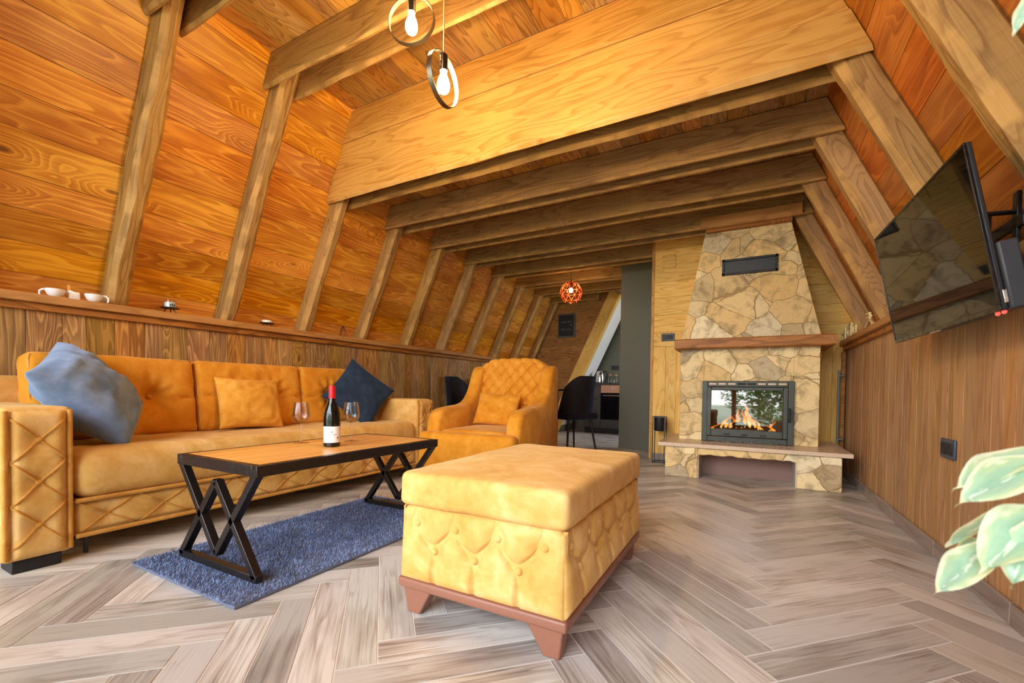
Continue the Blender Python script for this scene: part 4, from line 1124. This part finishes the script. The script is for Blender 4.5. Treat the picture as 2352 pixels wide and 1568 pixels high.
# ---------------------------------------------------------------- pendants over the seats
M_brass = simple('brass cord', (220, 180, 90), .5)
def rpend(px, py, pz, ang, name_label):
    o = thing('pendant_lamp', name_label, 'lamp', (px, py, ZC), group='ring pendants over the seating')
    R = .105; band = MB(); c = Vector((px, py, pz)); ax = Vector((cos(ang), sin(ang), 0)); nrm = Vector((-sin(ang), cos(ang), 0))
    V = []; n = 64
    for k in range(n):
        a = 2*pi*k/n; rd = ax*cos(a)+Vector((0, 0, 1))*sin(a)
        for r_, s_ in ((R, -1), (R, 1), (R-.003, 1), (R-.003, -1)): V.append(c+rd*r_+nrm*s_*.011)
    F = [(k*4+j, k*4+(j+1) % 4, ((k+1) % n)*4+(j+1) % 4, ((k+1) % n)*4+j) for k in range(n) for j in range(4)]
    band.add(V, F); fixn(band.build('ring', simple('brushed dark steel', (120, 108, 92), .35, .9), o, smooth=40))
    top = pz+R
    MB().tube([(px, py, top-.07), (px, py, top-.004)], [.017, .017], 16).build('lamp_holder', M_black, o, smooth=50)
    MB().tube([(px, py, top-.01), (px, py, ZC-.02)], .0028, 8).build('cord', M_brass, o, smooth=60)
    MB().lathe([(0, ZC), (.045, ZC), (.045, ZC-.02), (0, ZC-.024)], (px, py, 0), 24).build('ceiling_cap', M_black, o, smooth=40)
    bz = top-.07
    bl = MB().lathe([(0, bz-.092), (.012, bz-.090), (.019, bz-.086), (.0245, bz-.076), (.027, bz-.064), (.0265, bz-.052), (.022, bz-.036), (.017, bz-.024), (.013, bz-.012), (.012, bz)], (px, py, 0), 20).build('bulb', M_bulb, o, smooth=70)
M_bulb = emit('lit bulb', (255, 212, 150), 80*LAMP)
rpend(-1.345, 1.5, 2.365, radians(22), 'ring pendant lamp cut by the top edge of the picture, on the short cord')
rpend(-1.165, 1.5, 2.050, radians(93), 'ring pendant lamp hanging lower on the long cord')

# geodesic wire lamp over the dining table
gl = thing('geodesic_pendant', 'orange copper geodesic wire pendant lamp over the dining table', 'lamp', (-2.0, 5.22, 2.43))
bm = bmesh.new(); bmesh.ops.create_icosphere(bm, subdivisions=2, radius=.142)
cc = Vector((-2.0, 5.22, 1.972)); mb = MB()
M_cop = simple('copper orange enamel', (226, 92, 44), .35, .3)
for e in bm.edges:
    a, b_ = e.verts[0].co, e.verts[1].co
    if (a.z+b_.z)/2 > -.118: mb.tube([cc+a, cc+b_], .0030, 6)
mb.build('wire_shade', M_cop, gl, smooth=60)
mb = MB()
for f in bm.faces:
    ce = f.calc_center_median()
    if ce.z > .08: 
        P = [cc+v.co*.985 for v in f.verts]; mb.add(P, [(0, 1, 2)])
bm.free()
MB().tube([cc+Vector((0, 0, .142)), (-2.0, 5.22, 2.43)], .003, 6).build('cord', M_black, gl)
MB().tube([cc+Vector((0, 0, .06)), cc+Vector((0, 0, .145))], .018, 14).build('lamp_holder', M_black, gl, smooth=50)
MB().ball(cc+Vector((0, 0, .03)), .024, 9, (1, 1, 1.2)).build('bulb', emit('lit geodesic bulb', (255, 205, 140), 50*LAMP/2), gl, smooth=80)

# ---------------------------------------------------------------- dining corner
dt = thing('dining_table', 'dark glossy dining table behind the armchair', 'table', (-2.43, 4.67, 0))
M_dark = simple('dark table lacquer', (30, 28, 30), .12)
MB().box((-2.88, 4.22, .725), (-1.99, 5.12, .752)).build('tabletop', M_dark, dt, bevel=.005)
for x in (-2.78, -2.09):
    for y in (4.32, 5.02): MB().tube([(x, y, .725), (x, y, 0)], [.024, .016], 10).build('leg', M_blackm, dt, smooth=60)
M_cv = fabric('black velvet', (18, 15, 16), (26, 22, 24), (34, 30, 34), 6, .35, (140, 175, 255), .7)
def chair_mesh():
    root = thing('dining_chair', 'x', 'chair')
    def sd(p, n): return n*.003*fbm(p.x*9, p.y*9, 4)
    MB().soft((-.22, -.22, .42), (.22, .22, .50), r=.035, step=.04, disp=sd).build('seat', M_cv, root, smooth=70)
    # curved wrap-around back: u around, v up
    def shell(off):
        def fn(a, b):
            an = (a-.5)*pi*.95; v = b; hgt = .44+.45*v
            wv = 1-.16*v
            lim = 1-.55*max(0, abs(a-.5)*2-.35)**1.4
            z = .44+.45*v*lim
            r_ = .215*wv-off
            return Vector((r_*sin(an)*1.05, .02+.02*v+(.20-off)*cos(an)+.06*v, z))
        return fn
    mb = MB(); nu, nv = 28, 14
    mb.grid(shell(0), nu, nv); k = len(mb.v); mb.grid(shell(.035), nu, nv)
    m_ = nu+1
    mb.f[nu*nv:] = [f[::-1] for f in mb.f[nu*nv:]]
    for i in range(nu): mb.f += [(nv*m_+i, nv*m_+i+1, k+nv*m_+i+1, k+nv*m_+i), (i+1, i, k+i, k+i+1)]
    for j in range(nv): mb.f += [(j*m_, (j+1)*m_, k+(j+1)*m_, k+j*m_), ((j+1)*m_+nu, j*m_+nu, k+j*m_+nu, k+(j+1)*m_+nu)]
    fixn(mb.build('backrest', M_cv, root, smooth=60))
    for sx_ in (-1, 1):
        for sy_ in (-1, 1): MB().tube([(sx_*.15, sy_*.15, .43), (sx_*.205, sy_*.205, 0)], [.014, .009], 10).build('leg', M_blackm, root, smooth=60)
    return root
def dup(root, loc, rz, label):
    r = root.copy(); COL.objects.link(r); r.location = loc; r.rotation_euler = (0, 0, rz); r['label'] = label
    for ch in list(root.children):
        c = ch.copy(); COL.objects.link(c); c.parent = r
    return r
ch0 = chair_mesh(); ch0.location = (-1.73, 4.58, 0); ch0.rotation_euler = (0, 0, radians(-122)); ch0['label'] = 'black velvet dining chair with blue-lit back, right of the armchair'; ch0['group'] = 'dining chairs round the dark table'
dup(ch0, (-3.02, 4.40, 0), radians(80), 'black velvet dining chair against the left wall, left of the armchair back')
dup(ch0, (-3.02, 4.98, 0), radians(86), 'black velvet dining chair mostly hidden behind the armchair top')

# ---------------------------------------------------------------- kitchen
KY = 7.28
M_kit = simple('dark brown grey laminate', (66, 60, 54), .45)
def cabinet(x0, x1, drawers, label):
    o = thing('kitchen_cabinet', label, 'cabinet', ((x0+x1)/2, KY+.3, 0), group='kitchen base cabinets')
    MB().box((x0+.001, KY+.02, .09), (x1-.001, 7.94, .838)).build('carcass', M_kit, o)
    MB().box((x0+.001, KY+.06, 0), (x1-.001, 7.9, .09)).build('plinth', M_blackm, o)
    n = len(drawers); z = .835; tot = sum(drawers)
    for d_ in drawers:
        h = .735*d_/tot
        fr_ = MB().box((x0+.003, KY, z-h+.003), (x1-.003, KY+.02, z)).build('drawer', M_kit, o, bevel=.002)
        MB().box((x0+.06, KY-.018, z-.035), (x1-.06, KY, z-.022)).build('handle', M_blackm, fr_, bevel=.003)
        z -= h
cabinet(-2.52, -2.22, [1, 1, 1.4], 'dark kitchen drawer cabinet left of the oven')
ov = thing('oven', 'built-in oven with copper coloured control panel under the kitchen worktop', 'oven', (-1.93, KY+.3, 0))
MB().box((-2.219, KY+.02, .09), (-1.63, 7.94, .838)).build('carcass', M_kit, ov)
MB().box((-2.219, KY+.06, 0), (-1.63, 7.9, .09)).build('plinth', M_blackm, ov)
MB().box((-2.215, KY-.004, .70), (-1.634, KY+.02, .832)).build('control_panel', simple('copper steel', (196, 146, 116), .5, .5), ov, bevel=.002)
for x in (-2.02, -1.80): MB().tube([(x, KY-.004, .768), (x, KY-.03, .768)], .020, 14).build('knob', M_chrome, ov, smooth=50)
MB().box((-2.215, KY-.004, .25), (-1.634, KY+.02, .695)).build('door', simple('oven black glass', (14, 15, 20), .08), ov, bevel=.002)
MB().tube([(-2.17, KY-.035, .655), (-1.68, KY-.035, .655)], .010, 10).build('handle', M_chrome, ov, smooth=60)
MB().box((-2.215, KY, .10), (-1.634, KY+.02, .245)).build('drawer', M_kit, ov, bevel=.002)
cabinet(-1.63, -1.1, [1], 'dark kitchen cabinet to the right of the oven')
tag(MB().box((-2.52, KY-.02, .838), (-1.1, 7.948, .872)).build('kitchen_worktop', simple('dark worktop', (58, 50, 42), .3), bevel=.003), 'dark kitchen worktop over the drawers and oven', 'worktop')
kt = thing('kettle', 'steel and black electric kettle on the kitchen worktop', 'kettle', (-2.30, 7.50, .872))
MB().lathe([(.078, 0), (.08, .02), (.074, .10), (.062, .19), (.05, .205), (0, .215)], (0, 0, 0), 28).build('kettle_body', M_chrome, kt, smooth=50, local=True)
MB().tube([(.055, -.0, .20), (.11, 0, .20), (.125, 0, .15), (.115, 0, .05), (.085, 0, .02)], .013, 10).build('handle', M_blackm, kt, smooth=60, local=True)
MB().lathe([(.02, .213), (.016, .235), (0, .24)], n=16).build('lid_knob', M_blackm, kt, smooth=50, local=True)
MB().lathe([(.085, -.0), (.085, .012), (0, .013)], n=24).build('base', M_blackm, kt, smooth=40, local=True)
for x, l in ((-2.13, 'clear glass jar next to the kettle'), (-2.03, 'clear glass jar at the right, second from the kettle')):
    o = thing('glass_jar', l, 'jar', (x, 7.52, .872), group='jars on the worktop')
    MB().lathe([(.03, 0), (.034, .01), (.034, .11), (.028, .12)], n=20).build('jar_body', M_wine, o, smooth=50, local=True)
    MB().lathe([(.03, .12), (.03, .145), (.008, .15), (.01, .165), (0, .17)], n=20).build('stopper', simple('cork', (176, 138, 96), .8), o, smooth=50, local=True)
plate('kitchen_socket', 'dark socket on the grey green kitchen wall behind the jars', 'socket', (-2.16, 7.95, 1.16), (1, 0, 0), (0, -1, 0), .15, .085, 2)
fb = thing('fuse_box', 'black fuse box with two window strips on the far gable wall', 'fuse box', (-2.81, YB, 1.86))
MB().box((-2.965, YB-.028, 1.655), (-2.645, YB, 2.065)).build('case', simple('grey box frame', (84, 84, 86), .5), fb, bevel=.004)
MB().box((-2.94, YB-.040, 1.68), (-2.67, YB-.026, 2.04)).build('cover', M_blackm, fb, bevel=.003)
for z in (1.79, 1.92): MB().box((-2.90, YB-.043, z-.018), (-2.71, YB-.039, z+.018)).build('window_strip', simple('smoked strip', (70, 74, 80), .3), fb)
MB().tube([(-2.705, YB-.052, 1.86), (-2.705, YB-.038, 1.86)], .012, 10).build('latch', M_chrome, fb, smooth=50)

# ---------------------------------------------------------------- things on the left ledge
def cup(x, y, ang, label):
    o = thing('cup', label, 'cup', (x, y, ZL), ang, 'white cups on the left ledge'); o.scale = (.85, .85, .9)
    MB().lathe([(.020, 0), (.024, .002), (.040, .020), (.048, .042), (.050, .050), (.0475, .050), (.045, .042), (.037, .021), (0, .006)], n=28).build('cup_body', M_white, o, smooth=60, local=True)
    MB().tube([(.044, 0, .047), (.060, 0, .046), (.073, 0, .036), (.074, 0, .020), (.070, 0, .006)], [.006, .0065, .0065, .006, .005], 8).build('handle', M_white, o, smooth=60, local=True)
cup(-3.375, .915, radians(-125), 'white cup at the left of the ledge, handle towards the frame edge')
cup(-3.365, 1.075, radians(60), 'white cup next to the rafter foot, handle to the right')
o = thing('candle_box', 'small white ceramic pot between the two ledge cups', 'pot', (-3.39, .992, ZL))
MB().soft((-.028, -.024, 0), (.028, .024, .047), r=.008, step=.03).build('pot_body', M_white, o, smooth=60, local=True)
MB().ball((.012, -.012, .045), .014, 7, (1, 1, .6)).build('lid_knob', M_white, o, smooth=80, local=True)
o = MB().box((-.004, -.006, 0), (.004, .006, .088), axis=2); b_ = o.build('wooden_stick', M_oak, bevel=.001); b_.location = (-3.425, .985, ZL); tag(b_, 'upright pale wooden stick behind the white pot on the ledge', 'stick')
def candle(x, y, r, h, zs, body, label, top=True):
    o = thing('candle_holder', label, 'candle', (x, y, ZL))
    mb = MB(); mb.lathe([(0, zs), (.050, zs), (.052, zs+.004), (.050, zs+.006), (0, zs+.006)], n=28); mb.build('plate', M_black, o, smooth=40, local=True)
    mb = MB()
    for k in range(3):
        a = 2*pi*k/3+.5; mb.tube([(.02*cos(a), .02*sin(a), zs), (.03*cos(a), .03*sin(a), zs*.5), (.042*cos(a), .042*sin(a), .004)], .0035, 6)
    mb.build('wire_feet', M_black, o, smooth=60, local=True)
    MB().lathe([(0, zs+.006), (r, zs+.006), (r, zs+.006+h*.7), (0, zs+.006+h*.7)], n=24).build('candle_wax', body, o, smooth=40, local=True)
    if top:
        MB().lathe([(r+.001, zs+.0065), (r+.002, zs+.006+h), (r-.001, zs+.006+h)], n=24).build('glass_jar', M_wine, o, smooth=40, local=True)
        for k in range(3):
            MB().box((r+.001, -.004+k*.011-.011, zs+.012), (r+.0025, .001+k*.011-.011, zs+.030)).build('print', simple('label ink', (40, 60, 64), .6), o, local=True)
candle(-3.40, 1.47, .030, .050, .034, simple('white wax', (214, 228, 232), .5), 'pale glass jar candle on a black wire stand, on the ledge before the second rafter')
candle(-3.40, 2.135, .036, .030, .026, simple('cream wax', (232, 226, 206), .5), 'low cream candle on a small black stand, on the ledge before the third rafter', False)
o = thing('wire_tealight', 'tiny black wire teardrop tealight holder on the ledge', 'candle holder', (-3.40, 2.88, ZL))
mb = MB()
for k in range(6):
    a = k*pi/3; mb.tube([(.04*cos(a), .04*sin(a), .003), (.036*cos(a), .036*sin(a), .03), (.018*cos(a), .018*sin(a), .075), (.004*cos(a), .004*sin(a), .105)], .0016, 5)
mb.tube([(.04*cos(k*pi/10), .04*sin(k*pi/10), .003) for k in range(20)], .002, 5, closed=True)
mb.build('wire_cage', M_black, o, smooth=60, local=True)
MB().lathe([(0, 0), (.018, 0), (.018, .014), (0, .015)], n=16).build('cup_insert', M_black, o, smooth=40, local=True)

# ---------------------------------------------------------------- variegated plant by the camera
pl = thing('potted_plant', 'variegated weeping fig with cream-edged leaves at the right picture edge', 'plant', (.50, .42, 0))
MB().lathe([(0, 0), (.10, 0), (.115, .02), (.14, .26), (.145, .28), (.13, .28), (.12, .24), (0, .24)], n=32).build('pot', simple('stoneware', (196, 190, 180), .5), pl, smooth=50, local=True)
mb = MB(); mb.tube([(0, 0, .22), (.01, -.01, .5), (-.005, .01, .9), (.0, 0, 1.45)], [.014, .012, .010, .006], 10); mb.build('trunk', simple('grey bark', (120, 100, 80), .8), pl, smooth=60, local=True)
def leaf_mat():
    t = NT('variegated leaf'); at = t.new('ShaderNodeAttribute', attribute_name='gc'); sp = t.new('ShaderNodeSeparateXYZ'); t.l.new(at.outputs['Vector'], sp.inputs[0])
    e = t.math('ABSOLUTE', sp.outputs[1]); n = t.noise(t.comb(t.math('MULTIPLY', sp.outputs[0], 3), t.math('MULTIPLY', sp.outputs[1], 2), sp.outputs[2]), 2.0, 3)
    f = t.math('ADD', e, t.math('MULTIPLY', t.math('SUBTRACT', n, .5), 1.0))
    c = t.ramp(f, [(0, lin((226, 240, 224))), (.06, lin((168, 208, 176))), (.45, lin((184, 220, 188))), (.7, lin((208, 230, 178))), (.86, lin((242, 248, 214)))])
    t.set(Base_Color=c, Roughness=.22, Subsurface_Weight=0.0); t.b.inputs['Specular IOR Level'].default_value = .7
    tl = t.new('ShaderNodeBsdfTranslucent'); t.l.new(c, tl.inputs[0]); mx = t.new('ShaderNodeMixShader'); mx.inputs[0].default_value = .3
    t.l.new(t.b.outputs[0], mx.inputs[1]); t.l.new(tl.outputs[0], mx.inputs[2]); t.l.new(mx.outputs[0], t.o.inputs[0]); return t.m
M_leaf = leaf_mat()
lf = MB(); tw = MB()
def leaf(base, tip, width, nrm, curl=.15):
    base, tip, nrm = Vector(base), Vector(tip), Vector(nrm); ax = tip-base; l = ax.length; ax.normalize()
    sd_ = ax.cross(nrm).normalized(); n = sd_.cross(ax).normalized(); V = []; g = []; F = []; N, M_ = 14, 6; s_ = random.random()*20
    for i in range(N+1):
        t = i/N; hw = width/2*(sin(min(1, t/.86)*pi*.98)**.75 if t < .86 else 0)
        hw = width/2*max(0.012, (sin(pi*min(t*1.04, 1))**.8)*(1-.25*t)) if t < .9 else width/2*.10*(1-t)/.1+.0003
        for j in range(M_+1):
            v = j/M_*2-1
            p = base+ax*l*t+sd_*hw*v+n*(hw*abs(v)*.38-curl*l*t*t+.004*sin(t*9+v*2+s_)*abs(v))
            V.append(p); g.append((t, v if t < .9 else 1, s_))
    for i in range(N):
        for j in range(M_): F.append((i*(M_+1)+j, i*(M_+1)+j+1, (i+1)*(M_+1)+j+1, (i+1)*(M_+1)+j))
    lf.add(V, F, g)
K_ = Matrix((r2, u2, fw))
def cp(u, v, dist):
    """point seen at picture position u,v at a given depth"""
    dcam = Vector(((u-1176)/F_PX, -(v-PPY)/F_PX, 1))*dist
    return Vector((0, 0, .74))+r2*dcam.x+u2*dcam.y+fw*dcam.z
vw = -fw
plo = Vector(pl.location)
def LF(b, t, w, d0, d1, nr=(0, 0, 1), curl=.1):
    leaf(cp(*b, d0)-plo, cp(*t, d1)-plo, w, nr, curl)
LF((2400, 1035), (2195, 1100), .046, .50, .47, (-.3, -.6, .7))
LF((2420, 1050), (2205, 1140), .052, .48, .45, (-.2, -.7, .7))
LF((2340, 1170), (2172, 1238), .026, .56, .55, (-.2, -.5, .8))
LF((2290, 1245), (2146, 1358), .040, .47, .44, (-.3, -.7, .6), .05)
LF((2420, 1160), (2250, 1310), .060, .46, .43, (-.3, -.7, .6), .05)
LF((2380, 1190), (2320, 1350), .040, .44, .43, (-.6, -.6, .4), .03)
LF((2260, 1238), (2178, 1270), .018, .56, .55, (0, -.2, 1))
LF((2400, -60), (2322, 65), .020, .50, .49, (-.5, -.8, .2))
rnd = random.Random(11)
for i in range(110):
    a = rnd.uniform(0, 2*pi); z = rnd.uniform(.55, 1.55); r_ = rnd.uniform(.05, .20)*(1.2-abs(z-1.0)*.6)
    b = Vector((r_*cos(a), r_*sin(a), z)); l = rnd.uniform(.06, .09)
    t_ = b+Vector((cos(a)*l*.6, sin(a)*l*.6, -l*.7)); w_ = plo+t_; q = w_-Vector((0, 0, .74)); dz = q.dot(fw)
    ok = True
    for pnt in (plo+b, w_):
        q = pnt-Vector((0, 0, .74)); dz = q.dot(fw)
        if dz > .01 and q.dot(r2)/dz*F_PX+1176 < 2352+60: ok = False
    if ok:
        leaf(b, t_, rnd.uniform(.026, .038), (cos(a)*.5, sin(a)*.5, .8), .1)
        tw.tube([(0, 0, z+.02), b], .002, 5)
for b in ((2400, 1035), (2420, 1050), (2340, 1170), (2290, 1245), (2420, 1160), (2380, 1190), (2260, 1238), (2400, -60)):
    p = cp(*b, .5)-plo; e_ = cp(2440, b[1]-30, .5)-plo
    tw.tube([p, e_, (0, 0, e_.z+.05)], .0022, 5)
lf.build('foliage', M_leaf, pl, smooth=80, local=True); tw.build('twigs', simple('green twig', (110, 120, 60), .7), pl, smooth=60, local=True)

shrub(.75, -3.4, .75, 1.7, 2200, 'dark green garden shrub outside the window gable, mirrored at the right of the fireplace glass', 1)
shrub(-1.9, -5.0, .9, 1.5, 1800, 'dark green garden shrub outside the window gable, further off at the left', 2)
shrub(.3, -7.0, 1.1, 2.1, 2200, 'tallest dark green garden shrub outside the window gable, farthest from the glass', 3)
